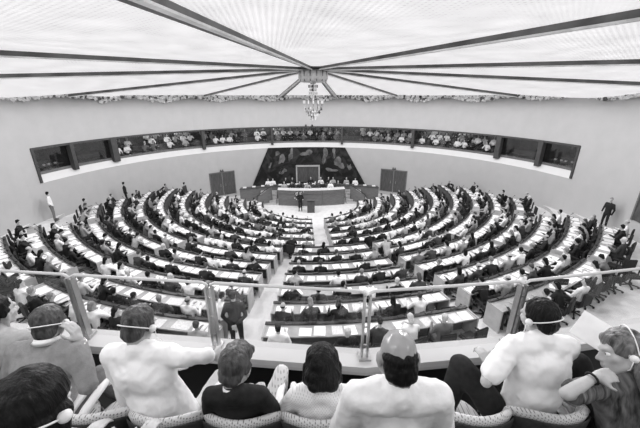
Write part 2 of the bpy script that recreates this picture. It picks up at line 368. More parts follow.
# ------------------------------------------------------------------ the gallery's own people (life size in the foreground)
def visitor(name_label, head, look, pelvis, arms, legs, hair, top_mat, leg_mat, skin='skin', hair_mat='hair_dark', s=1., hs=1., nod=.1, tilt=0., sleeves=True, puff=0.,
            fold=.006, hair_vols=None, collar=None, belly=0., shoulder=.185, round_back=.0, vox=.011, seed=1, neck_back=.0, leg_k=1., sleeve_mat=None, short=False):
    """all points are world points; look = horizontal facing angle relative to the hall direction"""
    root = empty('person', (pelvis.x, pelvis.y, CAM.z+FLOOR_UP)); O = Vector(root.location)
    tag(root, name_label, 'person')
    Q = Quaternion((0, 0, 1), look-A) @ Quaternion((1, 0, 0), -nod) @ Quaternion((0, 1, 0), tilt)
    H = head-O; P = pelvis-O; body_y = (RT*0+FW).copy()
    nb = H+Vector((0, 0, -.11))*hs-FW*.05*hs; axis = (nb-P)
    right = arms['right_dir'] if 'right_dir' in arms else RT.copy()
    back = right.cross(axis).normalized(); fwd = -back if back.dot(FW) < 0 else back
    if fwd.dot(FW) < 0: fwd = -fwd
    C7 = nb-axis.normalized()*.0-fwd*.014
    mid = P.lerp(C7, .5)-fwd*round_back
    sc = C7-axis.normalized()*.055*s
    shL = sc-right*shoulder*s; shR = sc+right*shoulder*s
    chest = P.lerp(C7, .72)-fwd*round_back*.6
    hipL, hipR = P-right*.09*s, P+right*.09*s
    rx = Matrix((right, fwd, axis.normalized())).transposed()
    def torso(g):
        v = [ell(P+axis*.05, (.165*s+g, .125*s+g, .13*s), rx), ell(mid, (.142*s+g, .105*s+g+belly, .15*s), rx), ell(chest, (.162*s+g, .112*s+g, .17*s), rx)]
        for sg, sh in ((-1, shL), (1, shR)):
            v += [cap(sh, .05*s+g, sc+right*sg*.05, .075*s+g), cap(sh-right*sg*.03, .05*s+g, chest+right*sg*.09*s, .085*s+g), cap(chest+right*sg*.07*s, .09*s+g, P+right*sg*.06*s+axis*.1, .1*s+g),
                  cap(sc+right*sg*.06, .05*s+g, C7+axis.normalized()*.03, .045*s+g*.6)]
        return v
    body = head_vols(H, Q, hs)+[cap(H+Q @ Vector((0, -.03, -.06))*hs, .05*hs, C7, .05*hs), cap(C7, .05*hs, sc, .06*s)]+torso(-.004)
    topv = torso(.012+puff)+[cap(C7+axis.normalized()*.018, .05*hs+.011, sc, .075*s+.014), cap(C7-fwd*.01, .056*hs+.012, sc-right*.05*s, .06*s+.014), cap(C7-fwd*.01, .056*hs+.012, sc+right*.05*s, .06*s+.014)]
    for k, sh, sd in (('L', shL, -1), ('R', shR, 1)):
        e, w = arms[k][0]-O, arms[k][1]-O; hd = arms[k][2]; nr = arms[k][3] if len(arms[k]) > 3 else Vector((0, 0, 1)); curl = arms[k][4] if len(arms[k]) > 4 else .5
        body += [cap(sh, .05*s, sh.lerp(e, .5), .045*s), cap(sh.lerp(e, .5), .045*s, e, .036*s), cap(e, .037*s, e.lerp(w, .4), .036*s), cap(e.lerp(w, .4), .036*s, w, .024*s)]
        body += hand_vols(w, hd, nr, arms[k][5] if len(arms[k]) > 5 else -sd, curl, s)
        g = .014+puff
        if short: topv += [cap(sh, .054*s+g, sh.lerp(e, .75), .05*s+g)]
        elif sleeves: topv += [cap(sh, .053*s+g, e, .04*s+g), cap(e, .04*s+g, e.lerp(w, .88), .028*s+g)]
        else: topv += [cap(sh, .045*s+g, sh.lerp(e, .1), .04*s+g)]
    legv = [ell(P+axis*.02, (.17*s, .135*s, .12*s), rx)]
    for k, hp in (('L', hipL), ('R', hipR)):
        kn, an, toe = [q-O for q in legs[k]]
        body += [cap(hp, .08*s, kn, .055*s), cap(kn, .053*s, an, .036*s), cap(an, .036*s, an+(toe-an)*.3-Vector((0, 0, .03)), .036*s), cap(an-Vector((0, 0, .04)), .036*s, toe, .028*s)]
        legv += [cap(hp, .098*s*leg_k, kn, .07*s*leg_k), cap(kn, .068*s*leg_k, kn.lerp(an, .92), .052*s*leg_k)]
    def put(nm, me, m): return meshobj(nm, me, m, root)
    bme = fuse(body, .0075, 2, 2); put('body', bme, M[skin])
    tme = fuse(topv, vox, 2, 4)
    if fold: rough_up(tme, fold*.8, 9, (1.3, 1, .55), seed, ridged=True); rough_up(tme, fold*.35, 24, (1, 1, .7), seed+3, ridged=True)
    put(top_mat[0], tme, M[top_mat[1]])
    lme = fuse(legv, .013, 2, 3); rough_up(lme, .005, 9, (1, 1, 1), seed+5, ridged=True)
    put(leg_mat[0], lme, M[leg_mat[1]])
    sh_ = fuse([v for k in 'LR' for v in [cap(legs[k][1]-O-Vector((0, 0, .055)), .042*s, legs[k][2]-O, .036*s), cap(legs[k][1]-O-Vector((0, 0, .02)), .042*s, legs[k][1]-O-Vector((0, 0, .06)), .044*s)]], .012, 2, 1)
    put('shoes', sh_, M['suit_char'])
    T = lambda x, y, z: H+Q @ (Vector((x, y, z))*hs)
    hv = hair_vols(T, Q, hs)
    if hv:
        hme = fuse(hv, .0065, 2, 2); rough_up(hme, .0035, 45, (1, 1, .25), seed+2); rough_up(hme, .004, 14, (1, 1, .5), seed+4)
        put('hair', hme, M[hair_mat])
    for sx in (-1, 1):
        e = bmesh.new(); bmesh.ops.create_uvsphere(e, u_segments=12, v_segments=8, radius=.0125*hs)
        bmesh.ops.translate(e, verts=e.verts, vec=T(sx*.031, .0715, -.002)); eo = link('eye', e, M['eye'], root, True)
        e = bmesh.new(); bmesh.ops.create_uvsphere(e, u_segments=10, v_segments=6, radius=.006*hs)
        bmesh.ops.translate(e, verts=e.verts, vec=T(sx*.031, .0795, -.002)); link('iris', e, M['iris'], eo, True)
    if collar:
        cv = bmesh.new(); ax = (H+Q @ Vector((0, -.03, -.07))*hs-C7).normalized()
        xx = right; yy = ax.cross(xx).normalized(); rings = []
        for z, r in ((.0, .062), (.022, .058), (.024, .061), (-.012, .076)):
            rings.append([C7+ax*(z+.03)-fwd*.006+(xx*math.cos(t)*r+yy*math.sin(t)*r)*s*1.05 for t in [2*PI*i/28 for i in range(28)]])
        vs = [[cv.verts.new(p) for p in r] for r in rings]
        for a_, b_ in zip(vs, vs[1:]+vs[:1]):
            for k in range(28): cv.faces.new((a_[k], a_[(k+1) % 28], b_[(k+1) % 28], b_[k]))
        link('collar', cv, M[collar], root, True)
    root['T'] = 0; del root['T']
    return root, (lambda x, y, z: O+T(x, y, z)), Q

def h_short(T, Q, s): return [ell(T(0, -.028, .042), Vector((.084, .1, .092))*s, Q), ell(T(0, -.058, -.02), Vector((.07, .05, .066))*s, Q), cap(T(-.03, -.066, -.045), .03*s, T(.03, -.066, -.045), .03*s), cap(T(-.02, -.07, -.062), .02*s, T(.02, -.07, -.062), .02*s),
                              cap(T(-.072, .0, .02), .02*s, T(-.074, -.02, -.01), .014*s), cap(T(.072, 0, .02), .02*s, T(.074, -.02, -.01), .014*s)]
def h_boy(T, Q, s): return h_short(T, Q, s)+[ell(T(0, .0, .062), Vector((.082, .1, .08))*s, Q), cap(T(-.04, .07, .07), .03*s, T(.04, .07, .07), .03*s)]
def h_bald(T, Q, s): return [ell(T(0, -.044, .016), Vector((.0745, .068, .05))*s, Q), ell(T(0, -.05, -.02), Vector((.07, .056, .052))*s, Q), cap(T(-.034, -.066, -.046), .03*s, T(.034, -.066, -.046), .03*s), cap(T(-.02, -.068, -.066), .02*s, T(.02, -.068, -.066), .02*s)]
def h_bob(T, Q, s): return [ell(T(0, -.022, .045), Vector((.1, .11, .1))*s, Q), ell(T(0, -.05, -.03), Vector((.108, .075, .09))*s, Q), cap(T(-.085, .0, .0), .032*s, T(-.085, -.01, -.07), .03*s),
                            cap(T(.085, .0, .0), .032*s, T(.085, -.01, -.07), .03*s), cap(T(-.05, -.075, -.07), .04*s, T(.05, -.075, -.07), .04*s)]
def h_long(T, Q, s): return [ell(T(0, -.024, .048), Vector((.094, .104, .098))*s, Q), cap(T(-.04, .045, .075), .03*s, T(.04, .045, .075), .03*s), ell(T(0, -.07, -.04), Vector((.1, .085, .1))*s, Q), cap(T(-.06, -.08, -.06), .06*s, T(-.05, -.14, -.26), .05*s), cap(T(-.07, -.03, -.0), .035*s, T(-.1, -.07, -.24), .045*s), cap(T(-.03, -.12, -.1), .06*s, T(-.09, -.19, -.3), .04*s), cap(T(.02, -.1, -.06), .075*s, T(.04, -.12, -.28), .065*s),
                             cap(T(.07, -.04, -.02), .05*s, T(.08, -.07, -.22), .05*s), cap(T(-.07, -.06, -.02), .04*s, T(-.06, -.09, -.25), .04*s)]

zf = FLOOR_UP
def gp(p): return p
def std_legs(px, kf=1.72, kz=-1.93, spread=.14, af=1.72):
    return {k: (G(px+sg*spread, kf, kz), G(px+sg*spread*1.05, af, zf+.09), G(px+sg*(spread+.03), af+.16, zf+.04)) for k, sg in (('L', -1), ('R', 1))}
AR = lambda e, w, hd, nr=Vector((0, 0, 1)), curl=.5, side=None: [e, w, hd, nr, curl]+([side] if side else [])
DOWN = Vector((0, 0, -1)); UP = Vector((0, 0, 1))
def headset(T, label, ear=1, style='over', k=1.):
    r = empty('headset', T(0, 0, .12)); O = Vector(r.location); tag(r, label, 'headset', 'interpretation headsets worn by the gallery visitors')
    b = bmesh.new(); pts = []
    n = 20
    for i in range(n+1):
        t = PI*i/n
        if style == 'over': pts.append(T(math.cos(t)*.098, -.03, .0+math.sin(t)*.152)-O)
        else: pts.append(T(math.cos(t)*.09*k, -.028-math.sin(t)*.104*k, -.004+.03*math.sin(t))-O)
    tube(b, pts, .0035, 6); link('headband', b, M['white'], r, True)
    for sx in (-1, 1):
        b = bmesh.new(); c = T(sx*.09*k, -.012, -.006)-O
        bmesh.ops.create_uvsphere(b, u_segments=14, v_segments=8, radius=.021); bmesh.ops.translate(b, verts=b.verts, vec=c)
        link('ear_pad', b, M['white'], r, True)
    b = bmesh.new(); c = T(ear*.1, .0, -.02)-O; tube(b, [c, c+Vector((0, 0, -.05)), c+FW*.05+Vector((0, 0, -.13)), c+FW*.06+Vector((0, 0, -.22))], .0025, 6); link('cable', b, M['white'], r, True)
    return r

# man in grey suit, hand raised to his ear
hd = at_depth(50, 323, 1.98)
pr, T, Q = visitor('man in grey suit jacket at left pressing a headset to his ear, wristwatch showing', hd, 0.25, G(-1.74, 1.43, -1.98),
    {'L': AR(G(-1.98, 1.5, -1.75), G(-1.85, 1.78, -1.8), FW+RT*.3), 'R': AR(at_depth(88, 385, 1.93), at_depth(80, 341, 2.0), at_depth(68, 318, 1.95)-at_depth(81, 345, 2.0), RT*.9+UP*.2, .55)},
    {'L': (G(-2.0, 1.85, -1.9), G(-2.0, 1.85, zf+.09), G(-2.0, 2.0, zf+.04)), 'R': (at_depth(100, 374, 2.25), G(-1.5, 1.85, zf+.09), G(-1.5, 2.0, zf+.04))},
    None, ('suit_jacket', 'suit_mid'), ('trousers', 'trouser_grey'), hair_vols=h_short, hair_mat='hair_brown', nod=.3, collar='shirt_white', s=.95, shoulder=.19, round_back=.05, puff=.004, seed=2, fold=.009)
headset(T, 'white headset worn by the man in the grey suit jacket', 1, 'back')
wb = bmesh.new(); c = at_depth(80.5, 343, 1.99); tube(wb, [c+(RT*math.cos(t)*.031+FW*math.sin(t)*.031) for t in [2*PI*i/16 for i in range(17)]], .0055, 6); tag(link('wristwatch', wb, M['metal'], smooth=True), 'metal wristwatch on the raised wrist of the grey-suited man', 'watch')
# person cut by the left edge
hd = at_depth(-2, 312, 2.05)
pr, T, Q = visitor('dark-haired person at far left edge in pale jacket, cut off by the frame', hd, -.2, G(-2.3, 1.45, -2.02),
    {'L': AR(G(-2.5, 1.6, -1.8), G(-2.3, 1.85, -1.85), FW), 'R': AR(at_depth(14, 352, 2.05), at_depth(6, 333, 2.08), UP+RT*.1, FW*-1, .6)}, std_legs(-2.3, 1.9), None,
    ('jacket', 'suit_pale'), ('trousers', 'suit_char'), hair_vols=h_short, seed=9)
# white shirt, arm stretched to the right
hd = at_depth(140, 325, 1.86)
pr, T, Q = visitor('man in white shirt leaning forward, right arm stretched out beside the boy', hd, -.15, G(-.9, 1.42, -1.98),
    {'L': AR(G(-1.24, 1.5, -1.85), G(-1.1, 1.78, -1.9), FW+RT*.5), 'R': AR(at_depth(182, 358, 1.83), at_depth(211, 355, 1.88), RT*.6+FW*.5+DOWN*.6, UP*.5-FW*.4+RT*.2, .7)},
    {'L': (G(-1.12, 1.75, -1.9), G(-1.1, 1.75, zf+.09), G(-1.12, 1.9, zf+.04)), 'R': (G(-.72, 1.72, -1.9), G(-.7, 1.75, zf+.09), G(-.68, 1.9, zf+.04))},
    None, ('shirt', 'shirt_white'), ('trousers', 'trouser_pale'), hair_vols=h_short, hair_mat='hair_brown', nod=.45, s=.9, shoulder=.185, round_back=.07, puff=.006, seed=4, fold=.011)
headset(T, 'thin white headset around the head of the man in white shirt at left', 1, 'back')
# the boy
hd = at_depth(236, 366, 1.72)
pr, T, Q = visitor('boy with short brown hair in a black pullover and white collar', hd, -.25, G(-.45, 1.38, -1.98),
    {'L': AR(G(-.66, 1.35, -1.83), G(-.52, 1.55, -1.86), FW+RT*.4), 'R': AR(G(-.24, 1.35, -1.83), G(-.38, 1.56, -1.86), FW-RT*.4)}, 
    {'L': (G(-.58, 1.62, -1.88), G(-.58, 1.65, zf+.09), G(-.6, 1.8, zf+.04)), 'R': (G(-.27, 1.7, -1.82), G(-.3, 1.65, zf+.09), G(-.28, 1.8, zf+.04))}, None,
    ('pullover', 'suit_dark'), ('trousers', 'plaid'), hair_vols=h_boy, hair_mat='hair_brown', nod=.42, collar='shirt_white', s=.73, hs=1., shoulder=.185, seed=5, fold=.004, short=True)
# woman in knit top
hd = at_depth(322, 366, 1.78)
pr, T, Q = visitor('woman with dark bobbed hair in a white diamond-knit top', hd, .05, G(.0, 1.38, -1.98),
    {'L': AR(G(-.26, 1.38, -1.86), G(-.1, 1.62, -1.9), FW+RT*.5), 'R': AR(G(.25, 1.38, -1.88), G(.1, 1.6, -1.9), FW-RT*.5)}, std_legs(0, 1.66, -1.93, .1), None,
    ('knit_top', 'knit'), ('skirt', 'suit_char'), hair_vols=h_bob, nod=.45, s=.8, hs=.98, shoulder=.175, seed=6, fold=.006, puff=.004)
# bald man
hd = at_depth(398, 357, 1.34)
pr, T, Q = visitor('bald man seen from behind in a light linen jacket', hd, -.05, G(.36, 1.3, -1.95),
    {'L': AR(G(.07, 1.15, -1.75), G(.22, 1.42, -1.8), FW+RT*.4), 'R': AR(G(.66, 1.15, -1.75), G(.5, 1.42, -1.8), FW-RT*.4)}, std_legs(.36, 1.5, -1.93, .14, 1.55), None,
    ('jacket', 'jacket_light'), ('trousers', 'trouser_pale'), skin='scalp', hair_vols=h_bald, hair_mat='hair_dark', nod=.42, hs=1.04, s=.9, shoulder=.19, puff=.006, seed=8, fold=.008, round_back=.03)
# man in white shirt, right
hd = at_depth(538, 317, 1.9)
pr, T, Q = visitor('man in white short-sleeved shirt at right with hands clasped over his knee', hd, .35, G(1.29, 1.42, -1.98),
    {'L': AR(at_depth(486, 382, 1.82), at_depth(489, 366, 1.93), at_depth(481, 353, 1.97)-at_depth(487, 366, 1.92), UP, .8), 'R': AR(G(1.5, 1.62, -1.8), at_depth(503, 355, 2.02), at_depth(486, 355, 2.0)-at_depth(503, 355, 2.02), UP, .8)},
    {'L': (at_depth(461, 366, 1.98), G(.86, 1.62, zf+.12), G(.82, 1.76, zf+.06)), 'R': (at_depth(502, 358, 2.12), G(1.3, 1.75, zf+.09), G(1.34, 1.86, zf+.04))},
    None, ('shirt', 'shirt_white'), ('trousers', 'suit_dark'), hair_vols=h_short, hair_mat='hair_dark', nod=.3, leg_k=1.2, s=.88, shoulder=.185, puff=.008, seed=11, fold=.011, round_back=.06, short=True)
headset(T, 'white headset worn by the man in white shirt at right', -1, 'back')
# woman at right in profile
hd = at_depth(621, 354, 1.72)
pr, T, Q = visitor('long-haired woman in dark striped blouse in profile at right, hand at her chin', hd, 1.3, G(1.72, 1.15, -1.95),
    {'L': AR(at_depth(566, 394, 1.56), at_depth(595, 377, 1.6), at_depth(618, 374, 1.62)-at_depth(595, 377, 1.6), UP-FW*.6, .35), 'R': AR(G(1.75, 1.2, -1.75), G(1.5, 1.45, -1.75), FW-RT*.5)},
    {'L': (at_depth(580, 362, 2.0), G(1.55, 1.7, zf+.09), G(1.5, 1.82, zf+.04)), 'R': (G(1.85, 1.7, -1.93), G(1.85, 1.7, zf+.09), G(1.85, 1.85, zf+.04))}, None, ('blouse', 'stripes'), ('trousers', 'suit_dark'), hair_vols=h_long, hair_mat='hair_fair', nod=.12, tilt=.55, s=.88, hs=1.02, shoulder=.17, seed=12, fold=.012, short=True)
headset(T, 'white headset worn by the long-haired woman at right', -1, 'over')
wb = bmesh.new(); c = at_depth(592, 378.5, 1.592); dv = (at_depth(595, 377, 1.6)-at_depth(566, 394, 1.56)).normalized(); xv = dv.cross(UP).normalized(); yv = dv.cross(xv)
tube(wb, [c+(xv*math.cos(t)*.029+yv*math.sin(t)*.029) for t in [2*PI*i/16 for i in range(17)]], .006, 6); tag(link('wristwatch', wb, M['suit_dark'], smooth=True), 'dark wristwatch on the wrist of the long-haired woman at right', 'watch')
# dark head, bottom left, second row
hd = at_depth(36, 408, .98)
pr, T, Q = visitor('person with thick dark hair close to camera at bottom left corner', hd, -.1, G(-.95, .5, -1.55),
    {'L': AR(G(-1.2, .7, -1.4), G(-1.05, .95, -1.45), FW), 'R': AR(G(-.68, .7, -1.4), G(-.8, .95, -1.45), FW)},
    {k: (G(-.95+sg*.12, .98, -1.5), G(-.95+sg*.12, .98, zf+.5), G(-.95+sg*.12, 1.1, zf+.46)) for k, sg in (('L', -1), ('R', 1))}, None,
    ('jacket', 'suit_grey'), ('trousers', 'suit_char'), hair_vols=h_bob, nod=.25, s=.95, seed=13)
headset(T, 'white headset around the dark hair at bottom left corner', 1, 'back', 1.2)

# paper held by woman at right
b = bmesh.new(); c = at_depth(604, 338, 1.95); x = (at_depth(628, 345, 1.9)-at_depth(590, 320, 2.0)).normalized(); y = (at_depth(592, 345, 1.95)-at_depth(602, 325, 1.98)).normalized(); y = (y-x*y.dot(x)).normalized()
sweep(b, [[c+x*u+y*w-x.cross(y)*(.004*k+.02*math.sin(u*6)) for u, w in ((-.15, -.09), (.15, -.09), (.15, .09), (-.15, .09))] for k in (0, 1)])
tag(link('paper_sheet', b, M['paper']), 'white sheet of paper held up beside the long-haired woman', 'paper', 'loose documents')

# ------------------------------------------------------------------ gallery: floor, parapet, glass railing, chairs
b = bmesh.new()
sweep(b, [[G(-4, f0, zf-.3), G(4, f0, zf-.3), G(4, f0, zf), G(-4, f0, zf)] for f0 in (.72, 1.93)])
sweep(b, [[G(-4, f0, zf-.3), G(4, f0, zf-.3), G(4, f0, zf+.42), G(-4, f0, zf+.42)] for f0 in (-.2, .72)])
sweep(b, [[G(-4, f0, zf-.3), G(4, f0, zf-.3), G(4, f0, zf+.84), G(-4, f0, zf+.84)] for f0 in (-2.5, -.2)])
o = struct('floor', b, M['gfloor'])
LZ = -1.97
post_px = [(-90, 322), (88, 336), (217, 346), (364, 357), (508, 344), (690, 318)]
PB = [at_z(px, py, CAM.z+LZ) for px, py in post_px]
def off_in(i, dist):
    a = PB[max(i-1, 0)]; c = PB[min(i+1, len(PB)-1)]; t = (c-a).normalized(); n = Vector((-t.y, t.x, 0))
    if n.dot(FW) < 0: n = -n
    return PB[i]+n*dist
b = bmesh.new()
sweep(b, [[off_in(i, -.11), off_in(i, .09), off_in(i, .09)-UP*.05, off_in(i, -.11)-UP*.05] for i in range(len(PB))])
o = tag(link('parapet', b, M['ledge_white']), 'long white parapet ledge carrying the glass railing of the gallery', 'parapet')
b = bmesh.new(); sweep(b, [[off_in(i, -.04)-UP*.05, off_in(i, .1)-UP*.05, off_in(i, .1)-UP*1.1, off_in(i, -.04)-UP*1.1] for i in range(len(PB))])
link('panel', b, M['black'], o)
b = bmesh.new(); sweep(b, [[off_in(i, -.11)-UP*.05, off_in(i, -.095)-UP*.05, off_in(i, -.095)-UP*.08, off_in(i, -.11)-UP*.08] for i in range(len(PB))])
link('edge_strip', b, M['parapet_face'], o)
RH = .62
rail = tag(empty('glass_railing', PB[3]), 'glass railing with white handrail and metal posts on the parapet', 'railing'); O = Vector(rail.location)
for i in range(1, 5):
    p = PB[i]-O; t = (PB[i+1]-PB[i-1]).normalized(); n = Vector((-t.y, t.x, 0))
    b = bmesh.new()
    for sg in (-1, 1): bar(b, p+t*sg*.021+UP*.0, p+t*sg*.021+UP*(RH-.03), .016, .05, n)
    box(b, p+UP*.01, (.1, .1, .02))
    for zz in (.12, .3, .48): bar(b, p-t*.03+UP*zz, p+t*.03+UP*zz, .012, .012)
    link('post', b, M['metal'], rail)
for i in range(len(PB)-1):
    a, c = PB[i]-O, PB[i+1]-O; t = (c-a).normalized()
    b = bmesh.new(); bar(b, a+t*.02+UP*.30, c-t*.02+UP*.30, .01, RH-.08); link('glass_pane', b, M['glass'], rail)
    b = bmesh.new()
    tube(b, [a+t*.015+UP*(RH-.06), a+t*.02+UP*(RH-.015), a+t*.05+UP*RH, c-t*.05+UP*RH, c-t*.02+UP*(RH-.015), c-t*.015+UP*(RH-.06)], .0125, 10); link('handrail', b, M['rail'], rail, True)
def gallery_chair(x, f, fl, label, rz=0.):
    r = empty('gallery_chair', G(x, f, fl), -A+rz); tag(r, label, 'chair', 'upholstered chairs of the visitors gallery')
    b = bmesh.new(); n = 28; secs = []
    for z, g in ((.40, .90), (.41, .98), (.44, 1.0), (.465, .97), (.478, .88), (.483, .6)):
        secs.append([Vector((math.copysign(abs(math.cos(t))**.7, math.cos(t))*.215*g, .02+math.copysign(abs(math.sin(t))**.8, math.sin(t))*.225*g, z)) for t in [2*PI*i/n for i in range(n)]])
    sweep(b, secs); link('seat', b, M['upholstery'], r, True)
    def back(th0, th1, z0, z1, lip):
        bb = bmesh.new(); secs = []
        for i in range(21):
            u = -1+2*i/20; t = u*1.05; h = z1-(z1-z0)*.26*abs(u)**3.2
            cx, cy = math.sin(t)*.235, -math.cos(t)*.22+.02
            nx, ny = math.sin(t), -math.cos(t); m = (th0+th1)/2
            P2 = lambda o, z, k=0: Vector((cx+nx*(o+.035*(z-z0)/(z1-z0)), cy+ny*(o+.035*(z-z0)/(z1-z0)), z))
            secs.append([P2(th0, z0), P2(th1, z0), P2(th1, h-.02), P2((m+th1)/2, h-.004), P2(m, h), P2((m+th0)/2, h-.004), P2(th0, h-.02)])
        sweep(bb, secs); return bb
    link('backrest', back(-.02, .022, .52, .885, 0), M['upholstery'], r, True)
    link('back_shell', back(.024, .036, .40, .855, 0), M['suit_char'], r, True)  # charcoal colour stands in for the shade on the rear of the backrest
    for sx in (-1, 1):
        b = bmesh.new(); tube(b, [(sx*.25, -.15, .52), (sx*.262, -.12, .63), (sx*.265, -.02, .655), (sx*.265, .12, .66), (sx*.258, .2, .645), (sx*.25, .22, .6)], [.016, .022, .026, .026, .022, .014], 10); link('armrest', b, M['white'], r, True)
        for fy in (-1, 1):
            b = bmesh.new(); tube(b, [(sx*.17, fy*.16+.02, .41), (sx*.21, fy*.19, .0)], .014, 8); link('leg', b, M['metal_dark'], r, True)
    return r
for x, f, l in ((-2.2, 1.5, 'gallery chair under the person at far left edge'), (-1.74, 1.45, 'gallery chair of the man in the grey suit'), (-1.3, 1.45, 'empty patterned gallery chair between grey suit and white shirt'),
             (-.87, 1.43, 'gallery chair of the left man in white shirt'), (-.44, 1.42, 'gallery chair behind the boy in black pullover'), (.0, 1.42, 'gallery chair behind the woman in knit top'),
             (.41, 1.36, 'gallery chair of the bald man in linen jacket'), (.88, 1.44, 'empty patterned gallery chair beside the bald man'), (1.32, 1.45, 'gallery chair of the right man in white shirt'), (1.78, 1.3, 'gallery chair of the long-haired woman at right')):
    gallery_chair(x, f, zf, l)
gallery_chair(-.95, .45, zf+.42, 'gallery chair in second row under the dark-haired person at bottom left')

# ------------------------------------------------------------------ hall floor: terraces
ROWS_F = [4.24, 5.68, 7.12, 8.5, 9.85]
ROWS_B = [11.2, 12.4, 13.6, 14.8, 16.0, 17.2, 18.4]
def rise(R): return min(2.6, max(0, .12+.175*(R-4.16)))-.08
rows = [(R, max(.02, rise(R))) for R in ROWS_F+ROWS_B+[19.6]]
steps = [(0, 0.)]+[(R-.42, z) for R, z in rows]
def rmax(th): return PY*math.cos(th)+math.sqrt(HR*HR-(PY*math.sin(th))**2)+.02
b = bmesh.new(); lim = 98
for d in range(-180, 180, 3):
    a0, a1 = R_(d), R_(d+3)
    inside = -lim <= d and d+3 <= lim+1
    st_ = steps if inside else [(0, 0.)]
    for i, (r0, z) in enumerate(st_):
        r1 = st_[i+1][0] if i+1 < len(st_) else 99
        q = []
        for a_ in (a0, a1): q.append((min(r0, rmax(a_)), min(r1, rmax(a_))))
        if q[0][1]-q[0][0] > .01 or q[1][1]-q[1][0] > .01:
            pts = [pol(q[0][0], a0, z), pol(q[0][1], a0, z), pol(q[1][1], a1, z), pol(q[1][0], a1, z)]
            try:
                if r0 == 0: pts = pts[1:3]+[pol(0, 0, z)]
                b.faces.new([b.verts.new(p) for p in pts])
            except ValueError: pass
            if i:
                zz = st_[i-1][1]; f = b.faces.new([b.verts.new(p) for p in (pol(q[0][0], a0, zz), pol(q[0][0], a0, z), pol(q[1][0], a1, z), pol(q[1][0], a1, zz))]); f.material_index = 1
for a_ in (R_(-99), R_(99)):
    for i in range(1, len(steps)):
        r0 = steps[i][0]; r1 = min(steps[i+1][0] if i+1 < len(steps) else 99, rmax(a_))
        if r1 > r0: f = b.faces.new([b.verts.new(p) for p in (pol(r0, a_, 0), pol(r1, a_, 0), pol(r1, a_, steps[i][1]), pol(r0, a_, steps[i][1]))]); f.material_index = 1
bmesh.ops.remove_doubles(b, verts=b.verts, dist=.001)
struct('floor', b, [M['carpet'], M['riser']])

# ------------------------------------------------------------------ walls with the gallery window band
PL, PR = phi_of(on_wall(38, 175)), phi_of(on_wall(575, 167))
ZB0, ZB1 = 4.86, 6.42
def g_of(phi):
    a_ = abs(math.degrees(phi)); return 1 if a_ < 85 else (0 if a_ > 135 else (135-a_)/50)
def ceil_z(r, phi): return 10.37-1.10*(min(r, 16.5)/HR)*g_of(phi)
W0, W1 = R_(-128), R_(128)
def wall_piece(name, a0, a1, z0f, z1f, m, n=None, th=.2):
    n = n or max(1, int((a1-a0)/R_(3)+.5)); b = bmesh.new()
    sweep(b, [[wal(t, HR, z0f(t)), wal(t, HR+th, z0f(t)), wal(t, HR+th, z1f(t)), wal(t, HR, z1f(t))] for t in [a0+(a1-a0)*i/n for i in range(n+1)]])
    return struct(name, b, m)
top = lambda t: ceil_z(HR, t)+.05
wall_piece('wall_left', W0, PL, lambda t: -.05, top, M['wall'])
wall_piece('wall_right', PR, W1, lambda t: -.05, top, M['wall'])
wall_piece('wall_far', PL, PR, lambda t: -.05, lambda t: ZB0-.42, M['wall'])
wall_piece('wall_upper', PL, PR, lambda t: ZB1, top, M['wall'])
# sloping white sill below the band
b = bmesh.new(); n = 40
sweep(b, [[wal(t, HR-.02, ZB0-.42), wal(t, HR+.2, ZB0-.42), wal(t, HR+.45, ZB0), wal(t, HR+.3, ZB0)] for t in [PL+(PR-PL)*i/n for i in range(n+1)]])
struct('trim_1', b, M['sill'])
for k, (z0, z1, r0, m) in enumerate(((ZB0, ZB0+.16, HR+.28, 'wood'), (ZB1-.1, ZB1+.03, HR-.03, 'band_dark'))):
    b = bmesh.new(); sweep(b, [[wal(t, r0, z0), wal(t, r0+.14, z0), wal(t, r0+.14, z1), wal(t, r0, z1)] for t in [PL+(PR-PL)*i/n for i in range(n+1)]]); struct('trim_%d' % (k+2), b, M[m])
# posts between the panes
posts = [(36, .09, 147, 176), (72, .16, 150, 0), (112, .28, 0, 0), (203, .15, 0, 0), (272, .13, 0, 0), (342, .13, 0, 0), (413, .15, 0, 0), (500, .24, 0, 0), (540, .2, 0, 0), (579, .09, 0, 0)]
pph = [phi_of(on_wall(p[0], 150 if p[0] < 100 or p[0] > 520 else 136)) for p in posts]
pph[0] = PL+.003; pph[-1] = PR-.003
for k, (t, p) in enumerate(zip(pph, posts)):
    b = bmesh.new(); c0 = wal(t, HR+.1, ZB0-(.4 if k in (0, 9) else .12)); c1 = wal(t, HR+.1, ZB1)
    bar(b, c0, c1, p[1]*1.5, .34, wal(t, 1, 0)); struct('trim_%d' % (k+4), b, M['band_dark'])
for k in range(9):
    a0, a1 = pph[k], pph[k+1]; w = bmesh.new(); n2 = 6
    sweep(w, [[wal(t, HR+.34, ZB0+.14), wal(t, HR+.35, ZB0+.14), wal(t, HR+.35, ZB1), wal(t, HR+.34, ZB1)] for t in [a0+(a1-a0)*i/n2 for i in range(n2+1)]])
    struct('window_%d' % (k+1), w, M['booth_glass' if k in (0, 1, 7, 8) else 'glass'])
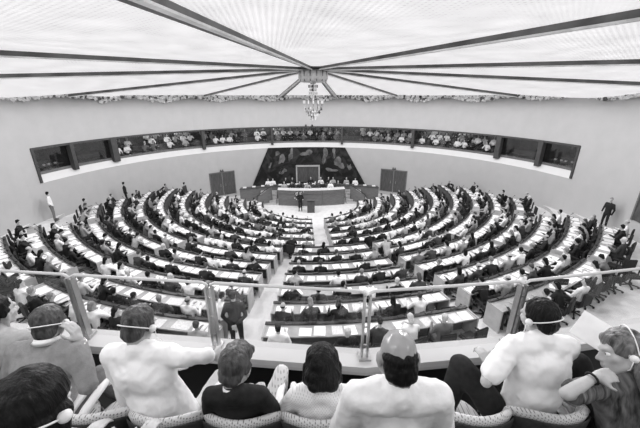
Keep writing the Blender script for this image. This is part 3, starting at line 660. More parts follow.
# room behind the band
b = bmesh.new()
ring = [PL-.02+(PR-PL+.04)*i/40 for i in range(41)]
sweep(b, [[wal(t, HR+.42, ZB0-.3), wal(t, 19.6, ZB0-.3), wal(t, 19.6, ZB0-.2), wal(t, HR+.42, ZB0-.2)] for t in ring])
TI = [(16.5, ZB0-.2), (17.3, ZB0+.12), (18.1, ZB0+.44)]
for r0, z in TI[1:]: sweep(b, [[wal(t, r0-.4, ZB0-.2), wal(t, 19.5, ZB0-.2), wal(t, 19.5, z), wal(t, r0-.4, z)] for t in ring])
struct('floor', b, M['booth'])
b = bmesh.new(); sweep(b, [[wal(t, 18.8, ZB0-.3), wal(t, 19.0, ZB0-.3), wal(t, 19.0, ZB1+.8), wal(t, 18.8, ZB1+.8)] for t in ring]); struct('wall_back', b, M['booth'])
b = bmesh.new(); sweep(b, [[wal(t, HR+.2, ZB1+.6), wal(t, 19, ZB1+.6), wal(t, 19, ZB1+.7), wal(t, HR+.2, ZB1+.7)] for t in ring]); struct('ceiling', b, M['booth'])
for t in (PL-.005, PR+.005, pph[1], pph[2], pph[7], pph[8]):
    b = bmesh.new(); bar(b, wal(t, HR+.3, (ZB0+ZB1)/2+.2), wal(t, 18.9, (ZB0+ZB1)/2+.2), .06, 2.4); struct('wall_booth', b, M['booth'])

# ------------------------------------------------------------------ ceiling: luminous petals between ribs
RIBS = [-167, -127, -105, -70, -34, -9, 9, 30, 65, 100, 122, 156]
angs = [R_(a_) for a_ in RIBS]+[R_(RIBS[0]+360)]
RO = 18.5
b = bmesh.new(); uvl = b.loops.layers.uv.new('UVMap')
for a0, a1 in zip(angs, angs[1:]):
    na = max(4, int((a1-a0)/R_(3)))
    for i in range(na):
        for j in range(12):
            r = [.5+(RO-.5)*j/12, .5+(RO-.5)*(j+1)/12]; ts = [a0+(a1-a0)*i/na, a0+(a1-a0)*(i+1)/na]
            pts = []; uvs = []
            for rr, tt in ((r[0], ts[0]), (r[1], ts[0]), (r[1], ts[1]), (r[0], ts[1])):
                u = (tt-a0)/(a1-a0); tw = tt if tt <= PI else tt-2*PI
                out = rr if abs(math.degrees(tw)) > 100 else min(rr, 16.4)
                sag = -.35*math.sin(PI*u)*(out/HR)*(a1-a0)*(1 if abs(math.degrees(tw)) > 60 else .25)
                pts.append(wal(tt, out, ceil_z(out, tw)+sag)); am = (a0+a1)/2
                uvs.append((out*math.cos(tt-am)*3.4, out*math.sin(tt-am)*3.4))
            if (Vector(pts[1])-Vector(pts[0])).length < .01: continue
            f = b.faces.new([b.verts.new(p) for p in pts]); f.smooth = True
            for l, uv in zip(f.loops, uvs): l[uvl].uv = uv
bmesh.ops.remove_doubles(b, verts=b.verts, dist=.002)
me = bpy.data.meshes.new('ceiling'); b.to_mesh(me); b.free(); me.materials.append(M['ceiling'])
o = bpy.data.objects.new('ceiling', me); COL.objects.link(o); tag(o, kind='structure')
for k, a_ in enumerate(RIBS):
    a_ = R_(a_); wide = {0: .66, 11: .4, 1: .26, 10: .28, 9: .2, 2: .2}.get(k, .2)*.75 if k not in (5, 6) else .42
    b = bmesh.new(); secs = []; secs2 = []
    side = Vector((math.cos(a_), -math.sin(a_), 0))
    for i in range(9):
        r = .6+(15.6-.6)*i/8 if abs(RIBS[k]) < 100 else .6+(RO-.7)*i/8
        w = wide*(.35+.65*i/8); c = wal(a_, r, ceil_z(r, a_)); hgt = .10+.05*i/8
        secs.append([c-side*w*.5+UP*.1, c+side*w*.5+UP*.1, c+side*w*.5-UP*hgt, c-side*w*.5-UP*hgt])
        secs2.append([c-side*w*.62-UP*hgt, c-side*w*.2-UP*hgt, c-side*w*.2-UP*(hgt+.04), c-side*w*.62-UP*(hgt+.04)] if a_ < 0 or k == 0 else [c+side*w*.62-UP*hgt, c+side*w*.1-UP*hgt, c+side*w*.1-UP*(hgt+.04), c+side*w*.62-UP*(hgt+.04)])
    sweep(b, secs); o = struct('trim_%d' % (20+k), b, M['rib'])
    b = bmesh.new(); sweep(b, secs2); q = link('flange', b, M['rib_pale'], o)
# crystal cornice where wall and ceiling meet
b = bmesh.new(); rg = random.Random(3)
for i in range(4200):
    t = R_(-118+236*i/4200); z = ceil_z(HR, t); s_ = rg.uniform(.06, .2); dp = .62 if abs(t) < 1.1 else .4
    c = wal(t, HR-.06-rg.uniform(0, .16), z+.1-rg.uniform(0, dp)*(.72+.28*math.sin(i*.021)))
    box(b, c, (s_, s_, s_*rg.uniform(.4, 1.4)), Quaternion((rg.random(), rg.random(), rg.random(), rg.random())).normalized().to_matrix(), rg.choice((0, 0, 0, 2, 1, 2)))
tag(link('cornice_ornament', b, [M['crystal'], M['rib'], M['white']]), 'glittering irregular cornice running around the top of the wall', 'cornice', kind='stuff')

# hub and chandelier
hubx, huby, hz = 0., 0., ceil_z(0, 0)
hub = tag(empty('ceiling_hub', (0, 0, hz-.5)), 'fluted pale drum at the centre of the luminous ceiling', 'ceiling fitting')
fl = lambda u: 1+.06*abs(math.sin(u*PI*14))
b = bmesh.new(); lathe(b, [(.45, -.12), (.6, -.1), (.66, .05), (.64, .3), (.54, .42)], n=84, flute=fl); link('drum', b, M['lamp_shade'], hub)
b = bmesh.new(); lathe(b, [(.6, .42), (.9, .44), (.9, .5), (.1, .52)], n=40); link('collar', b, M['metal_dark'], hub)
b = bmesh.new()
for i in range(14):
    t = 2*PI*i/14; bar(b, (math.cos(t)*.62, math.sin(t)*.62, -.08), (math.cos(t)*.67, math.sin(t)*.67, .36), .035, .03)
link('flute_bars', b, M['rib'], hub)
ch = tag(empty('chandelier', (0, 0, hz-.54)), 'crystal chandelier hanging from the ceiling hub', 'chandelier')
b = bmesh.new(); tube(b, [(0, 0, 0), (0, 0, -1.75)], .02, 8); link('stem', b, M['metal'], ch)
rg = random.Random(5)
b = bmesh.new()
for z, rr, nn in ((-.1, .1, 8), (-.25, .2, 12), (-.4, .14, 10), (-.55, .18, 12), (-.7, .1, 8)):
    for i in range(nn):
        t = 2*PI*i/nn+z*3; box(b, (math.cos(t)*rr, math.sin(t)*rr, z), (.05, .05, .12), Quaternion((0, 0, 1), t).to_matrix(), rg.choice((0, 1, 0)))
link('crystal_stem', b, [M['crystal'], M['metal_dark']], ch)
for i in range(12):
    t = 2*PI*i/12; b = bmesh.new(); d = Vector((math.cos(t), math.sin(t), 0))
    tube(b, [d*.03+UP*-1.42, d*.2+UP*-1.45, d*.38+UP*-1.28, d*.46+UP*-1.0], .012, 6); arm = link('arm', b, M['metal'], ch, True)
    b = bmesh.new(); box(b, d*.46+UP*-.94, (.05, .05, .14)); link('candle', b, M['white'], arm)
b = bmesh.new()
for i in range(90):
    t = rg.uniform(0, 2*PI); k = rg.random(); rr = .1+.36*(1-k); box(b, (math.cos(t)*rr, math.sin(t)*rr, -1.2-.5*k+rg.uniform(-.05, .05)), (.04, .04, .08), None, rg.choice((0, 0, 1)))
tag(link('crystal_drops', b, [M['crystal'], M['metal_dark']], ch), kind='stuff')
for sx in (-1, 1):
    b = bmesh.new(); c = wal(R_(.2+sx*1.1), HR-.12, ZB1+.08); tube(b, [c+UP*.1, c-UP*.05], .07, 10); bar(b, c+UP*.1, wal(R_(.2+sx*1.1), HR, ZB1+.2), .03, .03)
    tag(link('spotlight', b, M['black'], loc=c), 'small black spotlight on the window band, %s of the chandelier' % ('left' if sx < 0 else 'right'), 'spotlight', 'spotlights above the band')

# ------------------------------------------------------------------ doors, tapestry
def wall_door(name, px0, px1, pyt, pyb, leafs=2, dark='wood_dark', inset=.0):
    a0, a1 = phi_of(on_wall(px0, pyb)), phi_of(on_wall(px1, pyb)); zt, zb = on_wall((px0+px1)/2, pyt).z, max(0, on_wall((px0+px1)/2, pyb).z)
    am = (a0+a1)/2; w = HR*(a1-a0); c = wal(am, HR-.04, zb)
    r = tag(empty(name, c, -am), kind='structure')
    for k in range(leafs):
        b = bmesh.new(); cx = (-w/2+w/leafs*(k+.5)); box(b, (cx, 0, (zt-zb)/2), (w/leafs-.06, .05, zt-zb-.05)); lf = link('door_leaf', b, M[dark], r)
        b = bmesh.new(); box(b, (cx+(.3 if k == 0 else -.3)*w/leafs, -.05, 1.0), (.04, .05, .25)); link('door_handle', b, M['metal'], lf)
    b = bmesh.new()
    for sx in (-1, 1): box(b, (sx*w/2, -.01, (zt-zb)/2), (.09, .12, zt-zb))
    box(b, (0, -.01, zt-zb), (w+.09, .12, .1)); link('door_frame', b, M['wood'], r)
    return r, c, w, zt-zb
r, c, w, h = wall_door('door_1', 212, 236, 172, 195, dark='wood_dark')
b = bmesh.new(); box(b, (0, -.02, h+.09), (.35, .08, .1)); box(b, (-.1, -.04, h+.2), (.07, .07, .13)); box(b, (.1, -.04, h+.2), (.07, .07, .13)); link('emergency_lamp', b, M['metal_dark'], r)
r, c, w, h = wall_door('door_2', 380, 405, 170, 192, dark='wood_dark')
b = bmesh.new(); box(b, (0, -.02, h+.09), (.35, .08, .1)); box(b, (-.1, -.04, h+.2), (.07, .07, .13)); box(b, (.1, -.04, h+.2), (.07, .07, .13)); link('emergency_lamp', b, M['metal_dark'], r)
r, c, w, h = wall_door('door_3', 629, 672, 180, 228, dark='wood_dark')
def wp(px, py, off=.06):
    p = on_wall(px, py, HR-off); return p
tp = tag(empty('wall_tapestry', wal(R_(-.1), HR-.1, .8)), 'dark trapezoid wall tapestry with pale figures behind the rostrum', 'tapestry'); O = Vector(tp.location)
b = bmesh.new()
tl, tr, bl, br = wp(268, 148), wp(345, 147.5), wp(252, 187), wp(366, 186)
n = 10; secs = []
for i in range(n+1):
    u = i/n; 
    def col(l, r_, off):
        ph = phi_of(l)*(1-u)+phi_of(r_)*u; return wal(ph, HR-.06-off, l.z*(1-u)+r_.z*u)
    secs.append([col(tl, tr, 0), col(bl, br, 0), col(bl, br, .05), col(tl, tr, .05)])
sweep(b, secs); bmesh.ops.translate(b, verts=b.verts, vec=-O); link('cloth', b, M['tapestry'], tp)
rg = random.Random(21)
def figure(cx, cy, sc, seed):
    """pale woven patch: uneven rounded relief shape"""
    b = bmesh.new(); rr = random.Random(seed); pts = []
    for i in range(20):
        t = 2*PI*i/20; k = 1+.35*math.sin(2*t+seed)+.25*math.sin(3*t+seed*2)+rr.uniform(-.12, .12)
        pts.append((cx+math.cos(t)*k*sc[0], cy+math.sin(t)*k*sc[1]))
    f0 = [b.verts.new(wp(x, y, .115)-O) for x, y in pts]; f1 = [b.verts.new(wp(x, y, .13)-O) for x, y in pts]
    b.faces.new(f1); b.faces.new(f0)
    for i in range(20): b.faces.new((f0[i], f0[(i+1) % 20], f1[(i+1) % 20], f1[i]))
    link('woven_figure', b, M['figure'], tp)
for q in ((280, 158, (3.6, 7), 1), (269, 165.5, (5, 3), 2), (291, 155, (2, 6), 3), (325, 155, (3, 6), 4), (334, 152, (1.8, 4), 5), (339, 163, (5, 5), 6), (331, 170, (5, 2), 7), (349, 167, (3, 4), 8), (307, 153, (5, 3), 9), (283, 171, (4, 2.5), 10)): figure(*q)
# tapestry door
a0, a1 = phi_of(wp(297, 183)), phi_of(wp(319, 183)); am = (a0+a1)/2; w = HR*(a1-a0); zt = wp(308, 165.5).z
r = tag(empty('door_4', wal(am, HR-.2, .9), -am), kind='structure')
for k in (-1, 1):
    b = bmesh.new(); box(b, (k*w/4, 0, (zt-.9)/2), (w/2-.03, .05, zt-.95)); link('door_leaf', b, M['wood_dark'], r)
b = bmesh.new()
for sx in (-1, 1): box(b, (sx*w/2, -.03, (zt-.9)/2), (.13, .16, zt-.9))
box(b, (0, -.03, zt-.9), (w+.13, .16, .14)); link('door_frame', b, M['wood_light'], r)

# ------------------------------------------------------------------ people register
PAL = {'dark-suited': ('suit_dark', 'suit_dark'), 'charcoal-suited': ('suit_char', 'suit_char'), 'grey-suited': ('suit_grey', 'suit_grey'), 'pale-jacketed': ('suit_pale', 'suit_char'), 'white-shirted': ('shirt_white', 'suit_char')}
HAIRS = ['hair_dark']*5+['hair_brown']*2+['hair_grey', 'hair_white']
ORD = ['first', 'second', 'third', 'fourth', 'fifth', 'sixth', 'seventh', 'eighth', 'ninth', 'tenth', 'eleventh', 'twelfth', 'thirteenth', 'fourteenth', 'fifteenth', 'sixteenth', 'seventeenth', 'eighteenth', 'nineteenth', 'twentieth', 'twenty-first', 'twenty-second', 'twenty-third', 'twenty-fourth', 'twenty-fifth', 'twenty-sixth', 'twenty-seventh', 'twenty-eighth']
def place(me, name, loc, rz, mats=None, sc=1.):
    o = bpy.data.objects.new(name, me); COL.objects.link(o); o.location = loc; o.rotation_euler = (0, 0, rz); o.scale = (sc, sc, sc)
    if mats: paint(o, mats)
    return o
people = []; chairs = []; papers = []
def add_person(loc, rz, label_fn, group, look=None, me=None, pref=None):
    look = look or rnd.choices(list(PAL), (40, 14, 12, 14, 20))[0]
    t, l = PAL[look]; hm = rnd.choice(HAIRS)
    people.append((loc, rz, me or rnd.choice(SIT), (M['skin' if rnd.random() < .8 else 'skin_dark'], M[hm], M[t], M[l]), label_fn(look), group))

# office chair mesh
def chair_mesh():
    b = bmesh.new(); box(b, (0, .02, .45), (.48, .46, .08)); box(b, (0, -.24, .74), (.46, .07, .46)); bmesh.ops.bevel(b, geom=b.edges[:], offset=.025, segments=2, affect='EDGES')
    for sx in (-1, 1): box(b, (sx*.27, 0, .63), (.05, .3, .03)); box(b, (sx*.27, -.08, .54), (.03, .04, .18))
    tube(b, [(0, 0, .42), (0, 0, .08)], .03, 8)
    for k in range(5):
        t = 2*PI*k/5; bar(b, (0, 0, .09), (math.cos(t)*.27, math.sin(t)*.27, .06), .04, .03); box(b, (math.cos(t)*.28, math.sin(t)*.28, .03), (.05, .05, .06))
    me = bpy.data.meshes.new('swivel_chair'); b.to_mesh(me); b.free(); me.materials.append(M['chair']); return me
CHAIR = chair_mesh()
def paper_mesh(w, h, t, mi=0):
    b = bmesh.new(); box(b, (0, 0, t/2), (w, h, t)); box(b, (w*.02, -h*.01, t*1.1), (w*.96, h*.97, t*.3))
    me = bpy.data.meshes.new('document'); b.to_mesh(me); b.free(); me.materials.append(M['paper']); return me
PAPER = [paper_mesh(.52, .36, .006), paper_mesh(.31, .37, .012), paper_mesh(.29, .34, .004), paper_mesh(.33, .3, .01)]

BLOCKS = [ # name, rows, th0, th1 (deg)
 ('pit-side far-left wing', ROWS_F, -93, -57), ('pit-side left block', ROWS_F, -54, 'L'), ('pit-side right block', ROWS_F, 'R', 54), ('pit-side far-right wing', ROWS_F, 57, 93),
 ('outer far-left wing', ROWS_B, -93, -57.5), ('outer left block', ROWS_B, -54, -33), ('left-centre block', ROWS_B, -30.5, -8.8), ('near centre block', ROWS_B, -5, 13.4),
 ('right-centre block', ROWS_B, 16.2, 34.2), ('outer right block', ROWS_B, 36, 54), ('outer far-right wing', ROWS_B, 58, 94)]
zrow = dict(rows); allR = [r[0] for r in rows]
def ok(R, th): p = pol(R, th); return math.hypot(p.x, p.y) < HR-.75
for bn, rws, t0, t1 in BLOCKS:
    for ri, R in enumerate(rws):
        a0 = R_(t0) if t0 != 'R' else math.asin(min(.95, (.98+.0*R)/R)); a1 = R_(t1) if t1 != 'L' else math.asin(-.02/R)
        if bn == 'near centre block' and ri == 0: pass
        # trim to the hall
        st = R_(.5)
        while a0 < a1 and not ok(R+.9 if abs(a0) < R_(80) else R+.3, a0): a0 += st
        while a1 > a0 and not ok(R+.9 if abs(a1) < R_(80) else R+.3, a1): a1 -= st
        if (a1-a0)*R < 1.5: continue
        z = zrow[R]; zl = ([0]+[q[1] for q in rows])[allR.index(R)]
        rowname = ORD[ri]
        pos = pol(R, (a0+a1)/2, z)
        dk = tag(empty('curved_desk', pos), 'curved desk forming the %s row from the pit in the %s' % (rowname, bn), 'desk', 'curved desk rows of the chamber')
        def part(nm, m, *args):
            b = bmesh.new(); arc_box(b, *args); bmesh.ops.translate(b, verts=b.verts, vec=-pos); return link(nm, b, m, dk)
        part('worktop', M['top'], R-.22, R+.24, z+.71, z+.745, a0, a1)
        part('front_panel', M['wood'], R-.27, R-.23, zl, z+.77, a0, a1)
        eps = .04/R
        part('end_panel', M['wood_light'], R-.29, R+.27, z, z+.77, a0-eps, a0)
        part('end_panel', M['wood_light'], R-.29, R+.27, z, z+.77, a1, a1+eps)
        n = max(2, int((a1-a0)*R/.74)); da = (a1-a0)/n
        b = bmesh.new(); arc_box(b, R-.3, R-.2, z+.77, z+.80, a0-eps, a1+eps)
        for i in range(n):
            t = a0+da*(i+.5); vs = box(b, pol(R-.235, t, z+.82), (.2, .07, .04), Quaternion((0, 0, 1), t).to_matrix())
            p = pol(R-.25, t+.1/R, z+.80); q = pol(R-.1, t+.1/R, z+1.04); bar(b, p, q, .014, .014); box(b, q, (.03, .05, .03))
        bmesh.ops.translate(b, verts=b.verts, vec=-pos); link('console_ledge', b, M['ledge'], dk)
        for i in range(n):
            t = a0+da*(i+.5); face = t      # figure +Y faces the pit
            lab = '%s seat from left, %s desk row, %s' % (ORD[i], rowname, bn)
            wing = bn in ('outer far-left wing', 'outer far-right wing')
            occ = rnd.random() < (.9 if R < 17 else .8)
            sp = pol(R+.56+rnd.uniform(-.04, .06), t+rnd.uniform(-.04, .04)/R, z)
            if math.hypot(sp.x, sp.y) < HR-.45:
                chairs.append((sp, face+rnd.uniform(-.25, .25), 'dark swivel chair at '+lab, 'swivel chairs in the '+bn))
                if occ: add_person(sp, face+rnd.uniform(-.3, .3), lambda k, lab=lab: k+' delegate at '+lab, 'delegates seated in the '+bn)
            k = 1 if rnd.random() < .25 else 2
            if rnd.random() < .06: k = 0
            for j in range(k):
                w_ = (j-.5)*.36 if k == 2 else rnd.uniform(-.08, .08)
                papers.append((pol(R+.03+rnd.uniform(-.03, .03), t+(w_+rnd.uniform(-.03, .03))/R, z+.746+.0*j), face+rnd.uniform(-.12, .12)+(0 if rnd.random() < .9 else .5), PAPER[rnd.choice((1, 2, 3)) if k == 2 else 0],
                               rnd.choice(('paper', 'paper', 'paper2', 'paper')), '%sdocument at %s' % (('left ', 'right ')[j] if k == 2 else 'open ', lab), 'documents on the desks of the '+bn))

# loose swivel chairs on the outer floor, both sides
def dist(p): return (Vector(p)-CAM).length
for i, (px, py) in enumerate([(8, 288), (22, 283), (38, 287), (55, 294), (14, 300)]):
    p = at_z(px, py, 2.52); chairs.append((Vector((p.x, p.y, 2.52)), rnd.uniform(0, 6), '%s empty swivel chair on the open floor at far left, counted from the left' % ORD[i], 'loose chairs on the left floor'))
for i, (px, py) in enumerate([(560, 308), (578, 300), (596, 296), (612, 290), (628, 286)]):
    p = at_z(px, py, 2.52); chairs.append((Vector((p.x, p.y, 2.52)), rnd.uniform(0, 6), '%s empty swivel chair on the open floor at right, counted from the left' % ORD[i], 'loose chairs on the right floor'))

chairs.sort(key=lambda c: dist(c[0])); papers.sort(key=lambda c: dist(c[0]))
def merge(name, items, mesh_of, xf, mats, label, cat):
    b = bmesh.new()
    for it in items:
        t = bmesh.new(); t.from_mesh(mesh_of(it)); t.transform(xf(it)); tmp = bpy.data.meshes.new('x'); t.to_mesh(tmp); t.free()
        n0 = len(b.faces); b.from_mesh(tmp); bpy.data.meshes.remove(tmp); b.faces.ensure_lookup_table()
        mp = it[-1] if isinstance(it[-1], dict) else None
        if mp:
            for f in b.faces[n0:]: f.material_index = mp[f.material_index]
    me = bpy.data.meshes.new(name); b.to_mesh(me); b.free()
    for m in mats: me.materials.append(m)
    o = bpy.data.objects.new(name, me); COL.objects.link(o); return tag(o, label, cat, kind='stuff')
MX = lambda it: Matrix.Translation(it[0]) @ Matrix.Rotation(it[1], 4, 'Z')
for c in chairs[:300]: tag(place(CHAIR, 'swivel_chair', c[0], c[1]), c[2], 'chair', c[3])
merge('swivel_chair', chairs[300:], lambda it: CHAIR, MX, [M['chair']], 'dark swivel chairs in the farthest desk rows by the pit', 'chair')
PM = {}
for k, m in enumerate(PAPER):
    for mm in ('paper', 'paper2'):
        c = m.copy(); c.materials.clear(); c.materials.append(M[mm]); PM[(m.name, mm)] = c
for c in papers[:300]: tag(place(PM[(c[2].name, c[3])], 'document', c[0], c[1]), c[4], 'paper', c[5])
mi = {'paper': 0, 'paper2': 1}
merge('document', [tuple(c)+({0: mi[c[3]]},) for c in papers[300:]], lambda it: it[2], MX, [M['paper'], M['paper2']], 'white documents lying on the farther desk rows', 'paper')
people.sort(key=lambda c: dist(c[0]))
for c in people[:300]: tag(place(c[2], 'seated_delegate', c[0], c[1], c[3], 1.06), c[4], 'person', c[5])
allm = []; items = []
for c in people[300:]:
    d = {}
    for i, m in enumerate(c[3]):
        if m not in allm: allm.append(m)
        d[i] = allm.index(m)
    items.append(tuple(c)+(d,))
if items: merge('seated_delegate', items, lambda it: it[2], MX, allm, 'crowd of seated delegates in the farthest desk rows by the pit', 'person')

# ------------------------------------------------------------------ standing people
def floor_z(p):
    Rr = math.hypot(p.x, p.y-PY); th = abs(math.degrees(math.atan2(p.x, -(p.y-PY))))
    if th > lim+1: return 0.
    z = 0.
    for r0, zz in steps:
        if Rr >= r0: z = zz
    return z
def standing(kind, px, py, z, rz, look, label, hair='hair_dark', sc=1.):
    r = ray(px, py); t, l = PAL[look] if look in PAL else look; s_ = 1.
    while True:                                   # feet on whichever terrace the sight line meets
        p = CAM+r*s_; z = floor_z(p)
        if p.z <= z or math.hypot(p.x, p.y) > HR-.45 and p.y > -12: break
        s_ += .02
    z = floor_z(p)
    tag(place(STAND[kind], 'standing_person', (p.x, p.y, z), rz, (M['skin'], M[hair], M[t], M[l]), sc), label, 'person')
standing('behind', 239, 352, 2.44, R_(0), 'dark-suited', 'man in black suit standing in the left aisle, hands behind his back', 'hair_dark', 1.12)
standing('front', 226, 345, 2.44, R_(-60), ('shirt_white', 'trouser_grey'), 'person in white shirt standing beside the black-suited man in the aisle', 'hair_dark')
standing('bent', 386, 272, 1.75, R_(10), ('suit_pale', 'suit_grey'), 'person in pale jacket standing bent over a desk in the right aisle', 'hair_dark')
standing('side', 603, 226, 2.3, R_(100), 'dark-suited', 'dark-suited man standing by the right wall behind the desks', 'hair_grey')
standing('side', 56, 222, 2.3, R_(-60), ('shirt_white', 'suit_grey'), 'person in pale shirt standing by the left wall', 'hair_dark')
standing('side', 128, 205, 1.9, R_(-60), 'dark-suited', 'dark-suited person standing by the far-left wall above the desk ends', 'hair_dark')
standing('side', 187, 203, 1.5, R_(-100), 'charcoal-suited', 'charcoal-suited person standing at the wall left of the left door', 'hair_dark')
standing('behind', 300.5, 211, 0.0, R_(180), 'dark-suited', 'speaker in dark suit standing beside the lectern in the pit', 'hair_dark')

# ------------------------------------------------------------------ rostrum
DX = .0
def dz(px, py, y):      # height of a picture row at hall depth y
    r = ray(px, py); return (CAM+r*((y-CAM.y)/r.y))
fy = 10.75
x0, x1 = dz(278, 204, fy).x, dz(345, 204, fy).x
ztop = dz(309, 190.5, fy).z
print('rostrum', x0, x1, ztop)
xc = (x0+x1)/2; hw = (x1-x0)/2
ros = tag(empty('rostrum', (xc, fy, 0)), 'curved wooden rostrum desk facing the pit', 'rostrum')
def bow(u): return .35*u*u          # edges curl away
n = 16
def strip(bm, y0, y1, z0, z1, u0=-1, u1=1, ww=None, bw=bow):
    w_ = ww or hw; sweep(bm, [[Vector((u*w_, y0+bw(u), z0)), Vector((u*w_, y1+bw(u), z0)), Vector((u*w_, y1+bw(u), z1)), Vector((u*w_, y0+bw(u), z1))] for u in [u0+(u1-u0)*i/n for i in range(n+1)]])
for k in range(3):
    b = bmesh.new(); strip(b, 0, .06, 0, ztop-.32, -1+k*2/3+.004, -1+(k+1)*2/3-.004); link('front_panel', b, M['wood'], ros)
    b = bmesh.new(); strip(b, -.05, .06, ztop-.3, ztop, -1+k*2/3+.002, -1+(k+1)*2/3-.002); link('upper_fascia', b, M['wood'], ros)
b = bmesh.new(); strip(b, -.08, .62, ztop, ztop+.04); link('worktop', b, M['paper2'], ros)
b = bmesh.new(); strip(b, .3, 1.35, 0, ztop-.72); link('platform', b, M['riser'], ros)
# upper tier
fy2 = fy+2.6
xa, xb = dz(243, 190, fy2+.3).x, dz(375, 188, fy2+.3).x; z2 = dz(309, 184.5, fy2).z; hw2 = (xb-xa)/2; xc2 = (xa+xb)/2
print('tier2', xa, xb, z2)
up = tag(empty('upper_tier', (xc2, fy2, 0)), 'long curved wooden upper tier behind the rostrum, below the tapestry', 'rostrum')
bw2 = lambda u: -1.2*abs(u)**2.2
b = bmesh.new(); strip(b, 0, .08, 0, z2-.1, ww=hw2, bw=bw2); link('front_panel', b, M['wood'], up)
b = bmesh.new(); strip(b, -.06, .5, z2-.1, z2-.02, ww=hw2, bw=bw2); link('worktop', b, M['wood_dark'], up)
b = bmesh.new(); strip(b, .1, 1.75, 0, z2-.75, ww=hw2*.98, bw=bw2); link('platform', b, M['riser'], up)
b = bmesh.new()
for i in range(16):
    u = -1+2*(i+.5)/16; box(b, (u*hw2, .2+bw2(u), z2+.02), (.3, .22, .08))
link('desk_papers', b, M['paper'], up)
# steps with handrails
for sx, nm in ((-1, 'left'), (1, 'right')):
    st = tag(empty('steps', (xc+sx*(hw+.95), fy+.6, 0)), 'carpeted steps with dark handrail at the %s end of the rostrum' % nm, 'steps', 'steps beside the rostrum')
    b = bmesh.new()
    for k in range(5): box(b, (0, .32*k, .13*(k+.5)), (1.5, .34, .13*(k+1)))
    link('treads', b, M['wood_light'], st)
    b = bmesh.new(); tube(b, [(sx*.85, -.5, .0), (sx*.85, -.5, .95), (-sx*.35, .3, 1.65), (-sx*.8, .5, 1.65)], .035, 8); link('handrail', b, M['ledge'], st)
    b = bmesh.new(); sweep(b, [[Vector((sx*.85, -.5, 0)), Vector((sx*.82, -.45, 0)), Vector((sx*.82, -.45, .85)), Vector((sx*.85, -.5, .85))], [Vector((-sx*.35, .3, 0)), Vector((-sx*.38, .35, 0)), Vector((-sx*.38, .35, 1.55)), Vector((-sx*.35, .3, 1.55))]]); link('side_panel', b, M['wood'], st)
# lectern
lp = at_z(311, 212, 0)
lc = tag(empty('lectern', (lp.x, lp.y, 0)), 'dark wooden lectern in the pit in front of the rostrum', 'lectern')
b = bmesh.new(); box(b, (0, 0, .5), (.62, .45, 1.0)); link('body', b, M['wood_dark'], lc)
b = bmesh.new(); box(b, (0, 0, 1.04), (.7, .55, .06), Quaternion((1, 0, 0), -.2).to_matrix()); link('top', b, M['wood'], lc)
# flower bouquet left of lectern
fp = at_z(299, 207, 0)
fb = tag(empty('flower_arrangement', (fp.x+.05, fy-.35, 0)), 'tall flower arrangement in front of the rostrum', 'flowers')
b = bmesh.new(); lathe(b, [(.1, 0), (.14, .1), (.09, .5), (.12, .55)], n=14); link('vase', b, M['metal_dark'], fb)
b = bmesh.new(); rg = random.Random(9)
for i in range(60):
    p = Vector((rg.gauss(0, .2), rg.gauss(0, .15), .95+rg.gauss(0, .25))); box(b, p, (.09, .09, .06), Quaternion((rg.random(), rg.random(), rg.random(), 1)).normalized().to_matrix(), rg.choice((0, 1, 1)))
link('blooms', b, [M['paper2'], M['suit_char']], fb)
# officials
k = 0
for i in range(8):
    u = -.82+1.64*i/7
    loc = Vector((xc+u*hw, fy+.95+bow(u), ztop-.72)); lk = rnd.choice(['dark-suited', 'white-shirted', 'dark-suited', 'pale-jacketed', 'charcoal-suited'])
    t, l = PAL[lk]; tag(place(SIT[rnd.choice((1, 3, 5))], 'seated_official', loc, PI, (M['skin'], M[rnd.choice(HAIRS)], M[t], M[l])), '%s official, %s from left behind the rostrum desk' % (lk, ORD[i]), 'person', 'officials seated behind the rostrum')
    tag(place(CHAIR, 'swivel_chair', loc, PI), 'dark swivel chair, %s from left behind the rostrum desk' % ORD[i], 'chair', 'chairs behind the rostrum')
us = [-.62, -.55, -.36, -.26, .02, .17, .29, .36, .56, .69]
for i, u in enumerate(us):
    loc = Vector((xc2+u*hw2, fy2+.85+bw2(u), z2-.75)); lk = rnd.choice(['white-shirted', 'dark-suited', 'pale-jacketed', 'white-shirted'])
    t, l = PAL[lk]; tag(place(SIT[rnd.choice((1, 5, 3))], 'seated_official', loc, PI, (M['skin'], M[rnd.choice(HAIRS)], M[t], M[l])), '%s official, %s from left on the upper tier below the tapestry' % (lk, ORD[i]), 'person', 'officials on the upper tier')
    tag(place(CHAIR, 'swivel_chair', loc, PI), 'dark swivel chair, %s from left on the upper tier' % ORD[i], 'chair', 'chairs on the upper tier')

# ------------------------------------------------------------------ spectators behind the window band
idx = 0; WN = ['second', 'third', 'fourth', 'fifth', 'sixth']
for wi, (k0, k1) in enumerate(((2, 3), (3, 4), (4, 5), (5, 6), (6, 7))):
    a0, a1 = pph[k0]+.02, pph[k1]-.02
    for ti, (r0, z) in enumerate(TI):
        n = int((a1-a0)*r0/.62)
        for i in range(n):
            if rnd.random() < .22: continue
            t = a0+(a1-a0)*(i+.5)/n; loc = wal(t, r0+.15, z-.12); lk = rnd.choice(['white-shirted', 'pale-jacketed', 'white-shirted', 'dark-suited', 'grey-suited'])
            tp_, l = PAL[lk]; tag(place(SIT[rnd.choice((1, 2, 3, 7))], 'seated_spectator', loc, PI-t, (M['skin'], M[rnd.choice(HAIRS)], M[tp_], M[l])),
                '%s spectator, %s from left, %s tier, %s large gallery window' % (lk, ORD[i], ('front', 'middle', 'back')[ti], ORD[wi]), 'person', 'spectators behind the gallery windows')
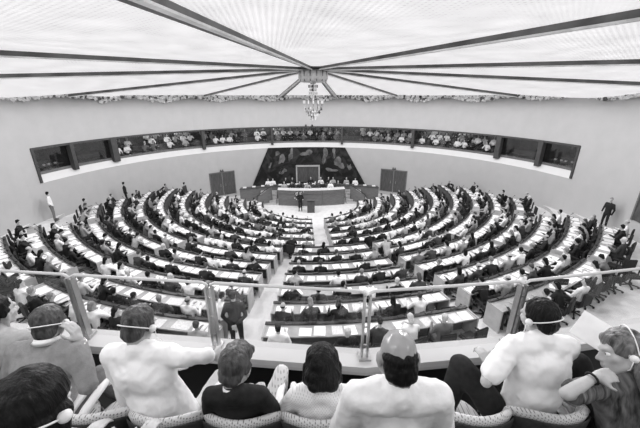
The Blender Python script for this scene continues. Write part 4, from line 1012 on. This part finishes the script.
# interpreters' desks in the booths
for k, (i0, nm) in enumerate(((0, 'leftmost'), (8, 'rightmost'))):
    t = (pph[i0]+pph[i0+1])/2; b = bmesh.new(); box(b, (0, 0, .36), (1.8, .5, .04)); 
    for q in (-.6, -.2, .1, .5): box(b, (q, -.05, .42), (.12, .1, .1), None, 1)
    c = wal(t, HR+.75, ZB0); o = link('booth_desk', b, [M['wood'], M['paper2']]); o.location = c; o.rotation_euler = (0, 0, -t); tag(o, 'equipment desk inside the %s interpreter booth' % nm, 'desk')

# ------------------------------------------------------------------ light
w = bpy.data.worlds.new('World'); scene.world = w; w.use_nodes = True
w.node_tree.nodes['Background'].inputs[0].default_value = (1, 1, 1, 1); w.node_tree.nodes['Background'].inputs[1].default_value = .55
HALL_FILL = 520
def area(name, loc, size, power, rot=(0, 0, 0)):
    l = bpy.data.lights.new(name, 'AREA'); l.shape = 'RECTANGLE'; l.size, l.size_y = size; l.energy = power
    o = bpy.data.objects.new(name, l); COL.objects.link(o); o.location = loc; o.rotation_euler = rot; return o
for k, ph in enumerate((-45, -15, 15, 45)):       # ceiling lamps of the spectators' room behind the windows
    p = wal(R_(ph), 17.3, ZB1+.55); area('gallery_lamp', p, (2.5, .6), 25, (0, 0, -R_(ph)))

for k in range(12):                               # added fill spots in a ring over the desks, not lamps of the hall
    t = R_(15+30*k); r0 = 9.; tw = t if t <= PI else t-2*PI
    p = wal(t, r0, ceil_z(r0, tw)-.5)
    l = bpy.data.lights.new('hall_fill_spot', 'SPOT'); l.energy = HALL_FILL; l.spot_size = R_(176); l.spot_blend = .1; l.shadow_soft_size = .3; l.color = (1, .985, 1)
    o = bpy.data.objects.new('hall_fill_spot', l); COL.objects.link(o); o.location = p
for k, (x, f) in enumerate(((-2.4, .6), (2.4, .6))):  # fill spots added above the gallery to brighten the visitors
    p = G(x, f, 1.0)
    l = bpy.data.lights.new('gallery_fill_spot', 'SPOT'); l.energy = 130; l.spot_size = R_(170); l.spot_blend = .5; l.shadow_soft_size = .5; l.color = (1, .985, 1)
    o = bpy.data.objects.new('gallery_fill_spot', l); COL.objects.link(o); o.location = p
# ------------------------------------------------------------------ camera
cd = bpy.data.cameras.new('camera'); cd.sensor_width = 36; cd.lens = F*36/640; cd.clip_start = .02; cd.clip_end = 200
co = bpy.data.objects.new('camera', cd); COL.objects.link(co); co.location = CAM
co.rotation_euler = (PI/2-TH, 0, -A); scene.camera = co
vs = scene.view_settings; scene.display_settings.display_device = 'sRGB'; vs.view_transform = 'Standard'; vs.look = 'None'; vs.gamma = 1; vs.use_curve_mapping = False
vs.exposure = .0
